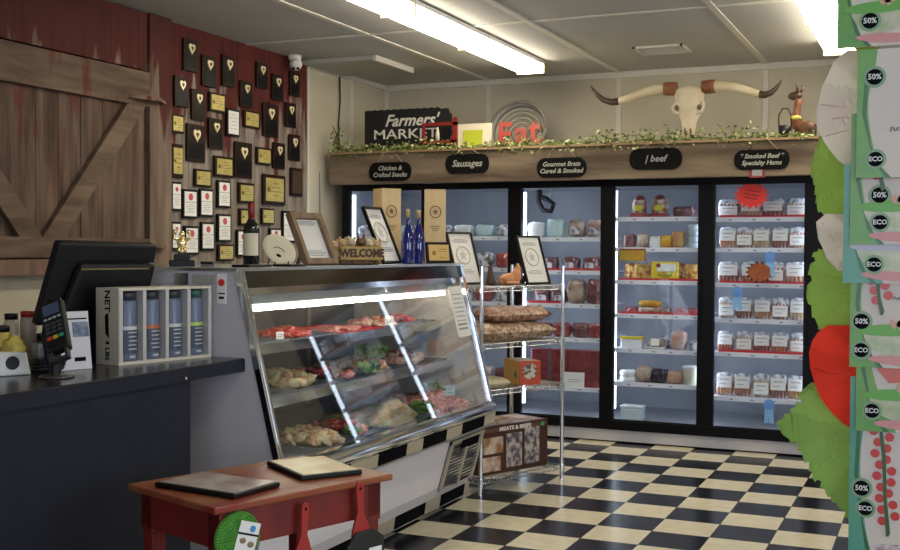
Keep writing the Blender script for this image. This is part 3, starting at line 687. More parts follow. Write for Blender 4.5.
obj('badge', MB().prism([(.085 * math.cos(a_ / 20 * 2 * PI), .068 * math.sin(a_ / 20 * 2 * PI)) for a_ in range(20)], -.006, -.003, 'xz'), mat('badge_brown', (.32, .09, .025), .5, col2=(.22, .05, .02), scale=30), t)
def ribbon(x, z, label):
    t = thing('award_ribbon', label, 'ribbon', (x, DY, z), 0, 'blue award ribbons on the fifth door')
    mm = mat('blue_ribbon', (.12, .28, .70), .5)
    obj('rosette', MB().prism(star(16, .034, .042), -.012, -.004, 'xz').cyl((0, -.012, 0), (0, -.016, 0), .024, n=16), mm, t)
    obj('tail', MB().prism([(-.03, 0), (.005, 0), (-.005, -.15), (-.02, -.135), (-.035, -.15)], -.004, -.002, 'xz').prism([(-.005, 0), (.03, 0), (.035, -.15), (.02, -.135), (.005, -.15)], -.0065, -.004, 'xz'), mat('blue_ribbon_tail', (.2, .42, .78), .5), t)
ribbon(-1.165, 1.46, 'blue award ribbon, upper one, above the brown badge')
ribbon(-1.40, 1.20, 'blue award ribbon at left, below the third shelf')
ribbon(-1.16, .37, 'blue award ribbon lowest on the fifth door, near the floor')
t = thing('notice_label', 'small red framed paper label taped to the beam above the fifth door', 'label', (-1.24, 8.330, 2.068))
obj('card', MB().box(-.055, .055, -.003, 0, -.035, .035), REDP, t); obj('sheet', MB().box(-.035, .035, -.004, -.003, -.022, .022), GREYINK, t)

# ================================================================== beam above the freezer and what hangs on it
bm = thing('wood_beam', 'long weathered grey-brown wooden beam across the top of the freezer', 'beam', (-2.4, 8.37, 2.05))
obj('face_board', MB().box(-4.80, -.02, 8.335, 8.395, 2.045, 2.30), BEAMWOOD, bm, world=True, bevel=.004)
obj('top_board', MB().box(-4.81, -.02, 8.31, 8.45, 2.30, 2.318), mat('top_board_wood', (.26, .16, .08), .6, col2=(.36, .24, .13), scale=8, stretch=(.1, 1, 1)), bm, world=True)
def oval(w, h, n=6):
    pts = []; r = h * .42
    for cx, cz, a0 in ((w / 2 - r, h / 2 - r, 0), (-w / 2 + r, h / 2 - r, 90), (-w / 2 + r, -h / 2 + r, 180), (w / 2 - r, -h / 2 + r, 270)):
        for i in range(4):
            a_ = R(a0 + 30 * i); pts.append((cx + r * math.cos(a_), cz + r * math.sin(a_)))
    return pts
SG = [(-4.215, 2.145, .39, .155, ['Chicken &', 'Crafted Snacks'], .052, 'left of the others, below the market sign'),
      (-3.52, 2.193, .38, .155, ['Sausages'], .075, 'below the white and green picture'),
      (-2.725, 2.142, .40, .155, ['Gourmet Brats', 'Cured & Smoked'], .05, 'third from the left, above the third door'),
      (-1.985, 2.19, .40, .16, ['| beef'], .07, 'left of the skull base, nearly bare lettering'),
      (-1.21, 2.163, .39, .145, ['* Smoked Beef *', 'Specialty Hams'], .046, 'rightmost, above the red labelled card')]
for x, z, w_, h_, lines, fs, l in SG:
    t = thing('chalkboard_sign', 'oval chalkboard sign on the beam, ' + l, 'sign', (x, 8.334, z), 0, 'oval chalkboard signs')
    obj('board', MB().prism(oval(w_, h_), -.012, 0, 'xz'), CHALKBOARD, t, bevel=.002)
    for s_ in (-1, 1): obj('twine', MB().tube([(s_ * w_ * .3, -.006, h_ * .45), (s_ * w_ * .12, -.024, 2.305 - z)], .0035, 5), TWINE, t)
    for i, s in enumerate(lines):
        tx = text(s, fs, CHALK if l[0] != 'l' or 'bare' not in l else GREYINK, t, (0, -.013, (.5 * (len(lines) - 1) - i) * fs * 1.05), shear=.25, bold=.0012)
# ivy garland
IVY = [mat('ivy_a', (.10, .15, .03), .5), mat('ivy_b', (.28, .33, .10), .5), mat('ivy_c', (.50, .50, .26), .5)]
gl = thing('ivy_garland', 'leafy green and cream ivy garland trailing along the top of the beam', 'garland', (-2.8, 8.36, 2.318))
mb = MB(); vn = MB(); ri = random.Random(11)
pts = [(-4.78 + i * .08, 8.37 + .02 * math.sin(i * 1.7), 2.335 + .012 * math.sin(i * 2.3)) for i in range(50)]
vn.tube(pts, .004, 5)
for i in range(1500):
    x = ri.uniform(-4.8, -.86); dens = .5 + .5 * math.sin(x * 5.1) * math.sin(x * 2.3 + 1)
    hgt = .022 + (.085 if x > -2.7 else .055) * dens
    z = 2.322 + abs(ri.gauss(0, .55)) * hgt; y = ri.uniform(8.30, 8.43)
    if ri.random() < .10: z = 2.318 - ri.random() * .06; y = 8.30 - ri.random() * .01
    if ri.random() < .3 and dens < .35: continue
    s = ri.uniform(.010, .021)
    T = TR((x, y, z), rx=ri.uniform(-1.3, 1.3), ry=ri.uniform(-1, 1), rz=ri.uniform(0, 6.28))
    mb.add([(0, -s, 0), (s * .75, -.1 * s, .15 * s), (0, s * 1.1, 0), (-s * .75, -.1 * s, .15 * s)], [(0, 1, 2), (0, 2, 3)], ri.choice((0, 0, 1, 1, 2)), False, T)
for k_ in range(4):
    pp = [(-4.76 + .01 * k_, 8.36, 2.33), (-4.77 + .02 * k_, 8.37, 2.42), (-4.74 - .02 * k_, 8.38, 2.50 + .02 * k_)]
    vn.tube(pp, .003, 4)
    for j in range(14):
        T = TR((-4.76 + ri.uniform(-.05, .07), 8.37 + ri.uniform(-.03, .03), 2.34 + ri.random() * .18), rx=ri.uniform(-1, 1), rz=ri.uniform(0, 6))
        mb.add([(0, -.018, 0), (.014, 0, .002), (0, .02, 0), (-.014, 0, .002)], [(0, 1, 2), (0, 2, 3)], ri.choice((0, 1)), False, T)
obj('leaves', mb, IVY, gl, world=True); obj('vine', vn, IVY[0], gl, world=True)

# ------------------------------------------------------------------ decorations on top of the freezer (z = 2.295)
TZ = 2.2955
t = thing('market_sign', "black wooden sign lettered Farmers' MARKET in white, standing on the freezer top", 'sign', (-4.19, 8.62, TZ))
n = 26
top = [(-.41, .0)] + [(-.41, .395)] + [(-.41 + .82 * i / n, .40 + .004 * math.sin(i * 2.9) - (.012 if i > 22 else 0)) for i in range(1, n)] + [(.39, .35), (.41, .34), (.41, 0)]
obj('board', MB().prism(top, -.02, .0, 'xz'), mat('black_board', (.008, .008, .008), .6), t)
SIGNW = mat('sign_white', (.72, .70, .64), .6)
text("Farmers'", .14, SIGNW, t, (.03, -.0215, .30), shear=.35, bold=.003)
text('MARKET', .115, SIGNW, t, (-.02, -.0215, .185), sx=1.4, bold=.001)
t = thing('tin_cart', 'dark red little wooden wagon frame in front of the black market sign', 'ornament', (-3.85, 8.52, TZ - .0))
mr = mat('dull_red', (.22, .015, .012), .5)
mb = MB().box(-.16, .16, -.01, .01, .235, .262).box(-.16, .16, -.01, .01, .09, .112).box(-.16, -.135, -.01, .01, .112, .235).box(.12, .16, -.01, .01, .06, .3)
mb.box(-.17, -.15, -.01, .01, 0, .14).box(.10, .12, -.01, .01, 0, .14)
obj('frame', mb, mr, t)
obj('bottle', MB().lathe([(.016, .11), (.018, .16), (.012, .19), (.008, .21), (.006, .225)], 12, (-.02, 0, 0)), CREAMP, t)
mb = MB().cyl((.07, .012, .175), (.07, -.012, .175), .048, n=20); obj('wheel', mb, BLACKP, t)
t = thing('framed_picture', 'small cream framed picture with lime green panel beside the red wagon', 'picture', (-3.575, 8.58, TZ), 0)
T = TR(rx=R(-6))
obj('frame', MB().box(-.16, .16, -.012, .006, .0, .25, T=T), mat('cream_pink_frame', (.68, .60, .48), .5), t, bevel=.003)
obj('panel', MB().box(-.09, .085, -.016, -.012, .03, .195, T=T), mat('lime_panel', (.42, .46, .03), .5), t)
t = thing('basket_tray', 'round coiled grey wicker tray leaning behind the red Eat letters', 'basket', (-3.33, 9.02, TZ), 0)
T = TR((0, 0, .215), rx=R(-14))
mb = MB()
for i in range(9):
    r_ = .03 + i * .022
    mb.tube([(r_ * math.cos(a_ / 28 * 2 * PI), .045 - i * .002, r_ * math.sin(a_ / 28 * 2 * PI)) for a_ in range(29)], .0105, 5, m=i % 2, T=T)
obj('coils', mb, [mat('wicker_a', (.20, .19, .16), .8), mat('wicker_b', (.32, .30, .25), .8)], t)
mb = MB()
for j, (r_, yy) in enumerate(((.222, .03), (.236, .005), (.246, -.02), (.252, -.045))):
    mb.tube([(r_ * math.cos(a_ / 36 * 2 * PI), yy, r_ * math.sin(a_ / 36 * 2 * PI)) for a_ in range(37)], .014, 6, m=j % 2, T=T)
obj('rim', mb, [mat('rim_grey', (.28, .28, .26), .6), mat('rim_dark', (.14, .13, .12), .7)], t)
obj('liner_disc', MB().cyl((0, .05, 0), (0, .056, 0), .23, n=30, T=T), mat('wicker_back', (.12, .11, .09), .8), t)
t = thing('word_ornament', 'weathered red letters spelling Eat standing in the ivy', 'letters', (-3.14, 8.56, TZ + .034))
LR = mat('letter_red', (.42, .04, .03), .5, col2=(.34, .09, .07), scale=20)
for ch, x, sz, z in (('E', -.145, .26, .105), ('a', .0, .26, .115), ('t', .115, .30, .13)):
    text(ch, sz, LR, t, (x, 0, z), ext=.012, bold=.006, name='letter')

# longhorn skull
sk = thing('longhorn_skull', 'bleached longhorn steer skull with wide horns on top of the freezer', 'skull', (-1.83, 8.78, TZ))
BONE = mat('bone', (.56, .47, .32), .6, col2=(.66, .58, .44), scale=10, bump=.2)
def skull_ring(z, w, d, y0):
    return [(w * math.cos(2 * PI * i / 16), y0 + d * math.sin(2 * PI * i / 16), z) for i in range(16)]
rings = [(.05, .028, .028, -.01), (.10, .042, .04, -.01), (.16, .052, .05, -.005), (.22, .062, .055, 0), (.27, .088, .06, 0), (.31, .118, .068, .01), (.35, .122, .075, .01), (.39, .112, .075, .01), (.43, .122, .075, .01), (.465, .118, .07, .01), (.485, .07, .05, .01)]
vs = []; fs = []
for i, (z, w_, d_, y0) in enumerate(rings):
    vs += skull_ring(z, w_, d_, y0)
    if i: fs += [((i - 1) * 16 + k_, (i - 1) * 16 + (k_ + 1) % 16, i * 16 + (k_ + 1) % 16, i * 16 + k_) for k_ in range(16)]
fs += [tuple(range(16))[::-1], tuple(range(160, 176))]
obj('cranium', MB().add(vs, fs, 0, True), BONE, sk)
mb = MB()
for s in (-1, 1):
    mb.tube([(s * .095, -.03, .36), (s * .118, -.035, .33), (s * .105, -.04, .285), (s * .065, -.045, .27)], [.014, .015, .015, .008], 8)
obj('brow_ridge', mb, BONE, sk)
mb = MB()
for s in (-1, 1): mb.ell((s * .088, -.048, .32), (.017, .014, .021), 12, 8)
obj('eye_socket', mb, mat('socket_dark', (.16, .115, .07), .8), sk)
mb = MB()
for s in (-1, 1): mb.tube([(s * .016, -.035, .07), (s * .022, -.045, .13), (s * .012, -.045, .19)], [.007, .011, .004], 8)
obj('nasal_opening', mb, mat('socket_dark', (.16, .115, .07), .8), sk)
obj('snout', MB().ell((-.012, -.01, .05), (.022, .026, .05), 12, 8, flat=.05).ell((.014, -.01, .05), (.022, .026, .05), 12, 8, flat=.05), BONE, sk)
HORN = mat('horn', (.50, .40, .24), .4, col2=(.62, .55, .40), scale=6); TIP = mat('horn_tip', (.05, .03, .02), .3)
for s in (-1, 1):
    P = [(.10, .475), (.18, .485), (.27, .485), (.36, .472), (.45, .448), (.53, .42), (.59, .402), (.635, .40), (.68, .425), (.715, .47), (.74, .53), (.752, .565)]
    P = [(.10, .475), (.17, .480), (.25, .478), (.33, .465), (.41, .442), (.48, .416), (.535, .398), (.575, .392), (.62, .405), (.655, .435), (.685, .475), (.70, .505)]
    if s < 0: P = [(x * 1.02 + max(0, x - .5) * .42, z + max(0, x - .6) * .35) for x, z in P]
    rad = [.045, .046, .042, .037, .034, .031, .028, .026, .022, .016, .009, .002]
    obj('horn', MB().tube([(s * x, .01 - .04 * x, z) for x, z in P[:9]], rad[:9], 14), HORN, sk)
    obj('horn_tip', MB().tube([(s * x, .01 - .04 * x, z) for x, z in P[6:]], [r_ * 1.04 for r_ in rad[6:]], 14), TIP, sk)
    obj('horn_wrap', MB().tube([(s * x, .01 - .04 * x, z) for x, z in P[:3]][0:2] + [(s * P[1][0] + s * .03, .0, P[1][1])], [.052, .054, .050], 16), mat('leather_wrap', (.22, .08, .03), .6), sk)
# deer figurine and little basket
t = thing('deer_figurine', 'brown patchwork deer or goat figurine standing at the right end of the beam', 'figurine', (-.99, 8.62, TZ), R(-25))
BR = mat('figurine_brown', (.06, .025, .012), .5, col2=(.20, .08, .03), scale=12)
obj('body', MB().ell((.06, 0, .11), (.09, .045, .055), 14, 10), BR, t)
mb = MB()
for x, y in ((-.0, .025), (0, -.025), (.12, .025), (.12, -.025)): mb.cyl((x, y, 0), (x, y, .1), .010, .014, n=8)
obj('legs', mb, mat('figurine_dark', (.03, .02, .015), .5), t)
obj('neck', MB().tube([(.0, 0, .12), (-.02, 0, .20), (-.01, 0, .28), (.005, 0, .33)], [.045, .032, .026, .028], 10), mat('figurine_orange', (.22, .08, .03), .5, col2=(.12, .04, .02), scale=12), t)
mb = MB().ell((-.03, 0, .355), (.058, .03, .034), 12, 8)
obj('head', mb, mat('figurine_dark2', (.06, .03, .02), .5), t)
mb = MB()
for s in (-1, 1): mb.tube([(.0, s * .02, .375), (.01, s * .035, .41), (.0, s * .04, .435)], [.012, .011, .002], 6)
obj('ear', mb, mat('figurine_dark2', (.06, .03, .02), .5), t)
obj('scarf', MB().ell((-.02, -.01, .19), (.05, .045, .02), 12, 6), mat('yellow_leaf', (.55, .50, .12), .5), t)
t = thing('wire_basket', 'tiny black basket with looped handle left of the deer figurine', 'basket', (-1.07, 8.50, TZ + .023))
obj('bowl', MB().lathe([(.03, 0), (.045, .05), (.05, .1)], 14), BLACKP, t)
obj('handle', MB().tube([(-.045, 0, .1), (-.045, 0, .18), (-.02, 0, .225), (.02, 0, .225), (.04, 0, .18), (.045, 0, .1)], .005, 6), BLACKP, t)

# ================================================================== deli case
CY0, CY1, CX = 3.87, 6.2, -3.40
dc = thing('deli_case', 'refrigerated meat display case with slanted glass front and checkered bands', 'display case', (-2.9, 5.03, 0))
prof = [(CX, 0), (-2.62, 0), (-2.62, .10), (-2.52, .42), (-2.47, .5), (-2.47, .6), (-2.675, 1.405), (CX, 1.405)]
obj('end_panel', MB().prism(prof, CY0, CY0 + .03, 'xz'), CASEWHITE, dc, world=True)
low = [(CX, 0), (-2.62, 0), (-2.62, .10), (-2.52, .42), (-2.47, .5), (-2.47, .6), (CX, .6)]
obj('far_end_panel', MB().prism(prof, CY1 - .03, CY1, 'xz'), mat('far_panel', (.55, .50, .42), .4), dc, world=True)
mb = MB().box(CX, -2.66, CY0 - .005, CY1 + .005, 1.405, 1.418)
obj('top', mb, STEEL, dc, world=True)
obj('header_band', MB().prism([(-2.70, 1.405), (-2.66, 1.405), (-2.642, 1.335), (-2.68, 1.335)], CY0 + .03, CY1 - .03, 'xz'), mat('smoked_mirror', (.16, .15, .14), .12, 1.), dc, world=True)
obj('header_trim', MB().prism([(-2.68, 1.335), (-2.638, 1.335), (-2.632, 1.305), (-2.67, 1.305)], CY0 + .03, CY1 - .03, 'xz'), CHROME, dc, world=True)
obj('light_hood', MB().prism([(-2.85, 1.405), (-2.71, 1.40), (-2.69, 1.262), (-2.72, 1.255)], CY0 + .03, CY1 - .03, 'xz'), mat('hood_grey', (.4, .42, .43), .4), dc, world=True)
obj('lamp_tube', MB().cyl((-2.735, CY0 + .06, 1.238), (-2.735, CY0 + 1.28, 1.238), .011, n=10).cyl((-2.735, CY0 + 1.31, 1.238), (-2.735, CY1 - .08, 1.238), .011, n=10), CASETUBE, dc, world=True)
# slanted glass
gx0, gz0, gx1, gz1 = -2.458, .605, -2.633, 1.305
T = None
gd = Vector((gx1 - gx0, 0, gz1 - gz0)).normalized(); gn = Vector((gd.z, 0, -gd.x))
def gp(t_, off): return (gx0 + gd.x * t_ + gn.x * off, gz0 + gd.z * t_ + gn.z * off)
GLn = math.hypot(gx1 - gx0, gz1 - gz0)
obj('front_glass', MB().prism([gp(0, -.003), gp(0, .003), gp(GLn, .003), gp(GLn, -.003)], CY0 + .03, CY1 - .03, 'xz'), CASEGLASS, dc, world=True)
for y0, y1 in ((CY0 - .004, CY0 + .012), (CY0 + .016, CY0 + .034), (CY1 - .036, CY1 + .004)):
    obj('glass_edge_trim', MB().prism([gp(-.01, -.02), gp(-.01, .012), gp(GLn + .11, .012), gp(GLn + .11, -.02)], y0, y1, 'xz'), CHROME, dc, world=True, bevel=.003)
obj('glass_clip', MB().prism([gp(GLn - .03, .003), gp(GLn - .03, .012), gp(GLn, .012), gp(GLn, .003)], CY0 + 1.27, CY0 + 1.30, 'xz'), STEEL, dc, world=True)
# chrome bumper
bp = [(-2.52, .600), (-2.47, .602), (-2.435, .594), (-2.418, .575), (-2.418, .548), (-2.428, .532), (-2.52, .532)]
obj('bumper', MB().prism(bp, CY0, CY1, 'xz'), CHROME, dc, world=True, bevel=.006)
# checkered bands (flat tiles of two vinyl colours on the slanting front)
def band(xa, za, xb, zb, edges_, name):
    mb = MB()
    for i in range(len(edges_) - 1):
        mb.prism([(xa, za), (xa + .006, za), (xb + .006, zb), (xb, zb)], edges_[i], edges_[i + 1], 'xz', m=i % 2)
    return obj(name, mb, [BEIGE, CKBLACK], dc, world=True)
band(-2.432, .532, -2.440, .474, [3.87, 4.12, 4.42, 4.69, 5.0, 5.19, 5.49, 5.70, 6.03, 6.2], 'checker_band')
band(-2.598, .105, -2.609, .035, [3.87, 4.48, 4.82, 5.2, 5.58, 5.78, 6.13, 6.2], 'checker_band')
body = [(CX, .02), (-2.62, .02), (-2.61, .03), (-2.522, .455), (-2.46, .46), (-2.46, .53), (CX, .53)]
obj('base_body', MB().prism(body, CY0 + .03, CY1 - .03, 'xz'), CASEWHITE, dc, world=True)
obj('front_panel', MB().prism([(-2.607, .10), (-2.599, .10), (-2.500, .47), (-2.508, .47)], CY0, 5.72, 'xz'), mat('case_enamel_lit', (.80, .78, .84), .4), dc, world=True)  # brighter copy of the case enamel: light on the front put into colour
obj('trim_strip', MB().box(-2.455, -2.425, CY0, CY1, .464, .474), STEEL, dc, world=True)
# service grille
def fp(z, off=0): return -2.590 + (z - .135) / .29 * .078 + off
mb = MB().prism([(fp(.14, 0), .14), (fp(.14, .006), .14), (fp(.42, .006), .42), (fp(.42, 0), .42)], 5.72, CY1, 'xz')
obj('grille_back', mb, mat('grille_dark', (.03, .03, .035), .5), dc, world=True)
mb = MB()
for i in range(13):
    z = .155 + i * .0195
    for y0, y1 in ((5.75, 5.955), (5.985, 6.17)):
        mb.prism([(fp(z, .006), z), (fp(z, .02), z - .004), (fp(z, .02), z + .002), (fp(z, .006), z + .009)], y0, y1, 'xz')
obj('grille_louvres', mb, CHROME, dc, world=True)
mb = MB()
for y0, y1 in ((5.72, 5.75), (5.955, 5.985), (6.17, CY1)):
    mb.prism([(fp(.135, .004), .135), (fp(.135, .018), .135), (fp(.425, .018), .425), (fp(.425, .004), .425)], y0, y1, 'xz')
mb.prism([(fp(.40, .004), .40), (fp(.40, .019), .40), (fp(.425, .019), .425), (fp(.425, .004), .425)], 5.72, CY1, 'xz')
obj('grille_frame', mb, BEIGE, dc, world=True)
mb = MB().prism([(fp(.36, .019), .36), (fp(.36, .022), .36), (fp(.41, .022), .41), (fp(.41, .019), .41)], 5.86, 6.12, 'xz')
obj('grille_patch', mb, CKBLACK, dc, world=True)
# rating labels and stickers
obj('rating_plate', MB().box(-2.975, -2.905, CY0 - .003, CY0, 1.345, 1.395), STEEL, dc, world=True)
obj('rating_plate', MB().box(-2.885, -2.77, CY0 - .003, CY0, 1.35, 1.39), mat('plate_grey', (.35, .34, .32), .4), dc, world=True)
s_ = obj('inspection_sticker', MB().box(-2.76, -2.715, CY0 - .003, CY0, 1.27, 1.395), PAPER, dc, world=True)
q = obj('red_oval', MB().ell((-2.738, CY0 - .003, 1.358), (.017, .002, .015), 14, 6), mat('sticker_red', (.7, .03, .03), .4), s_); q.location = (2.9, -5.03, 0)
q = obj('print', MB().box(-2.755, -2.72, CY0 - .004, CY0 - .003, 1.31, 1.315).box(-2.75, -2.725, CY0 - .004, CY0 - .003, 1.29, 1.30), INK, s_); q.location = (2.9, -5.03, 0)
# notice on the glass at the far end
def onglass(t0, t1, y0, y1, o0, o1): return MB().prism([gp(t0, o0), gp(t0, o1), gp(t1, o1), gp(t1, o0)], y0, y1, 'xz')
s_ = obj('notice', onglass(.40, .70, 5.93, 6.12, .0035, .005), PAPER, dc, world=True)
mb = MB()
for i in range(9):
    a0 = .44 + i * .026; a1 = a0 + (.012 if i < 2 else .005)
    mb.prism([gp(a0, .005), gp(a0, .0058), gp(a1, .0058), gp(a1, .005)], 5.955, 6.09, 'xz')
q = obj('print', mb, GREYINK, s_); q.location = (2.9, -5.03, 0)
# interior: back, deck, shelves
obj('back_wall', MB().box(CX, CX + .03, CY0 + .03, CY1 - .03, .53, 1.405), mat('case_back', (.16, .155, .16), .12, .3), dc, world=True)
mb = MB()
for y in (4.45, 5.03, 5.61): mb.box(CX + .03, CX + .04, y - .02, y + .02, .6, 1.3)
obj('rear_door_frame', mb, mat('rear_frame', (.22, .20, .17), .4), dc, world=True)
DECK = mat('deck_steel', (.42, .44, .48), .35, .6)
obj('deck', MB().box(CX + .03, -2.50, CY0 + .03, CY1 - .03, .565, .575), DECK, dc, world=True)
SHELVES = [(1.045, -3.18, -2.78), (.815, -3.25, -2.70)]
for z, xa, xb in SHELVES:
    s_ = obj('shelf', MB().box(xa, xb, CY0 + .035, CY1 - .035, z, z + .008), DECK, dc, world=True)
    q = obj('front_rail', MB().prism([(xb - .004, z - .02), (xb + .004, z - .02), (xb + .010, z + .028), (xb + .004, z + .028)], CY0 + .035, CY1 - .035, 'xz'), CHROME, s_); q.location = (2.9, -5.03, 0)
    q = obj('bracket', MB().box(xa, xb, CY0 + .035, CY0 + .04, z - .04, z).box(xa, xb, 5.02, 5.03, z - .04, z).box(CX + .03, xa, 5.02, 5.03, z - .04, z).box(CX + .03, xa, CY0 + .035, CY0 + .04, z - .04, z).box(CX + .03, xa, CY1 - .04, CY1 - .035, z - .04, z), STEEL, s_); q.location = (2.9, -5.03, 0)

# --- meat in the case
CHK = mat('raw_chicken', (.45, .18, .08), .3, col2=(.74, .58, .36), scale=28, contrast=(.42, .55), bump=.6, bscale=50)
BEEF = mat('raw_beef', (.45, .04, .03), .3, col2=(.70, .32, .26), scale=45, contrast=(.5, .62), bump=.5, bscale=60)
PORK = mat('raw_pork', (.55, .16, .09), .3, col2=(.78, .58, .48), scale=38, contrast=(.42, .58), bump=.5, bscale=60)
MINCE = mat('mince', (.45, .07, .05), .4, col2=(.74, .44, .36), scale=60, contrast=(.45, .6), bump=.8, bscale=120)
BROWNM = mat('smoked_meat', (.14, .045, .03), .3, col2=(.50, .22, .14), scale=45, contrast=(.45, .6), bump=.6, bscale=60)
GREENS = mat('kale_green', (.05, .16, .025), .5, col2=(.16, .30, .05), scale=30)
SALAD = mat('salad', (.58, .30, .18), .4, col2=(.22, .30, .07), scale=42, bump=1., bscale=70, contrast=(.44, .56))
CHEESE = mat('pale_yellow_food', (.60, .46, .20), .35, col2=(.80, .72, .46), scale=25, bump=.6, bscale=50)
TRAYM = mat('case_tray', (.30, .32, .36), .25, .5); BLKTRAY = mat('black_tray', (.012, .012, .014), .3); REDTRAY = mat('red_tray', (.60, .02, .02), .4)
PN = {'RC': 'chicken pieces', }
def case_tray(x0, x1, y0, y1, z, tm, content, label, pieces=7, sz=.045, hgt=.04, pcat='meat', pname='meat_cut', plabel=None, mound=False):
    cx, cy = (x0 + x1) / 2, (y0 + y1) / 2; hx, hy = (x1 - x0) / 2, (y1 - y0) / 2
    t = thing('serving_tray', label, 'tray', (cx, cy, z), 0, 'trays inside the deli case')
    obj('pan', MB().box(-hx, hx, -hy, hy, 0, .004), tm, t)
    mb = MB().box(-hx, -hx + .004, -hy, hy, .004, .025).box(hx - .004, hx, -hy, hy, .004, .025).box(-hx + .004, hx - .004, -hy, -hy + .004, .004, .025).box(-hx + .004, hx - .004, hy - .004, hy, .004, .025)
    obj('rim', mb, tm, t)
    if mound:
        o = obj(pname, MB().ell((0, 0, 0), (hx * .92, hy * .92, hgt), 40, 20, rough=.55, seed=rng.randint(0, 90), flat=0.0), content, None, (cx, cy, z + .0045))
        tag(o, plabel, pcat)
        return
    for i in range(pieces):
        a = i * 2.4; rr = math.sqrt((i + .5) / pieces)
        x = cx + (hx - sz) * .85 * rr * math.cos(a); y = cy + (hy - sz) * .85 * rr * math.sin(a)
        k = rng.uniform(.85, 1.25)
        o = obj(pname, MB().ell((0, 0, 0), (sz * k, sz * .72 * k, hgt * .5), 14, 8, rough=.7, seed=rng.randint(0, 99)), content if not isinstance(content, list) else content[i % len(content)], None, (x, y, z + .006 + hgt * .45 + (1 - rr) * hgt * .8), (rng.uniform(-.3, .3), rng.uniform(-.3, .3), rng.uniform(0, 3)))
        tag(o, plabel, pcat, plabel)
A = CY0 + .06
Z1, Z2, Z3 = 1.0535, .8235, .5755
case_tray(-3.16, -2.79, A, A + .55, Z1, TRAYM, BEEF, 'steel tray at the left end of the top case shelf', 16, .045, .035, plabel='red raw beef piece piled at the left end of the top case shelf')
case_tray(-3.16, -2.79, A + .57, A + 1.02, Z1, TRAYM, BEEF, 'steel tray second from left on the top case shelf', 14, .045, .035, plabel='red raw beef piece second tray of the top case shelf')
case_tray(-3.16, -2.79, A + 1.04, A + 1.5, Z1, REDTRAY, MINCE, 'bright red tray in the middle of the top case shelf', mound=True, hgt=.03, plabel='flat layer of ground beef in the bright red tray', pcat='ground meat', pname='ground_meat')
case_tray(-3.16, -2.79, A + 1.52, A + 1.88, Z1, TRAYM, PORK, 'steel tray fourth from left on the top case shelf', 9, .045, .035, plabel='pink pork piece in the fourth tray of the top case shelf')
case_tray(-3.16, -2.79, A + 1.90, A + 2.2, Z1, TRAYM, BEEF, 'steel tray at the far end of the top case shelf', 8, .045, .035, plabel='red beef piece at the far end of the top case shelf')
case_tray(-3.2, -2.715, A + .0, A + .50, Z2, TRAYM, [CHK, BROWNM, BROWNM, CHK], 'steel tray at the left end of the middle case shelf', 26, .045, .045, plabel='yellow and brown marinated chicken piece at the left of the middle shelf')
case_tray(-3.2, -2.715, A + .52, A + .92, Z2, TRAYM, [CHEESE, CHK], 'steel tray of pale chicken on the middle case shelf', 20, .05, .055, plabel='pale yellow chicken breast piled on the middle shelf')
case_tray(-3.2, -2.715, A + .94, A + 1.28, Z2, BLKTRAY, [BEEF, BROWNM], 'black tray of dark beef in the middle of the middle shelf', 10, .05, .04, plabel='dark brown beef piece in the black tray of the middle shelf')
case_tray(-3.2, -2.715, A + 1.30, A + 1.74, Z2, TRAYM, [PORK, CHK], 'steel tray of orange pink meat on the middle shelf', 14, .05, .05, plabel='orange pink pork piece on the middle shelf')
case_tray(-3.2, -2.715, A + 1.76, A + 2.2, Z2, TRAYM, [PORK, BROWNM], 'steel tray at the far end of the middle shelf', 12, .055, .05, plabel='pink and brown meat piece at far end of middle shelf')
case_tray(-3.0, -2.53, A + .0, A + .42, Z3, TRAYM, FILMW, 'empty looking pale steel tray at the near end of the case deck', 3, .05, .05, plabel='white wrapped piece on the near end of the case deck')
case_tray(-3.0, -2.53, A + .44, A + .82, Z3, TRAYM, [CHK, CHEESE, CHK], 'steel tray of yellow chicken on the case deck', 22, .045, .05, plabel='golden chicken piece piled on the case deck')
case_tray(-3.0, -2.53, A + .84, A + 1.10, Z3, BLKTRAY, [BEEF], 'narrow black tray with red meat on the case deck', 6, .045, .04, plabel='red meat piece in the narrow black deck tray')
case_tray(-3.0, -2.53, A + 1.12, A + 1.62, Z3, TRAYM, SALAD, 'steel tray with a heap of herbed salad on the case deck', mound=True, hgt=.10, plabel='large heap of green and orange marinated meat salad on the case deck', pcat='food', pname='marinated_salad')
case_tray(-3.0, -2.53, A + 1.64, A + 2.2, Z3, TRAYM, MINCE, 'steel tray of mince at the far end of the case deck', mound=True, hgt=.10, plabel='pink heap of mince at the far end of the case deck', pcat='ground meat', pname='ground_meat')
# garnish between trays
def garnish(x, y, z, n, label, r=.05):
    mb = MB(); rg = random.Random(n + int(y * 100))
    for i in range(n):
        T = TR((rg.uniform(-r, r), rg.uniform(-r, r), rg.uniform(.01, r * .9)), rx=rg.uniform(-1.2, 1.2), ry=rg.uniform(-1, 1), rz=rg.uniform(0, 6))
        s = rg.uniform(.012, .024)
        mb.add([(0, -s, 0), (s, 0, .3 * s), (.4 * s, s, 0), (-.4 * s, s, .2 * s), (-s, 0, 0)], [(0, 1, 2, 3, 4)], 0, False, T)
    mb.ell((0, 0, .004), (r * .7, r * .7, .012), 10, 6, flat=.004)
    tag(obj('kale_garnish', mb, GREENS, None, (x, y, z)), label, 'garnish', 'green garnish tufts in the deli case')
garnish(-2.76, A + 1.29, Z2 + .028, 70, 'dark green kale tuft on the middle shelf beside the black tray')
garnish(-2.85, A + 1.50, Z2 + .085, 90, 'yellow green kale tuft over the orange pink meat', .07)
garnish(-2.62, A + 1.63, Z3 + .03, 80, 'green kale tuft on the deck between salad and mince', .055)
garnish(-2.60, A + .83, Z3 + .03, 40, 'small green tuft on the deck beside the golden chicken', .035)
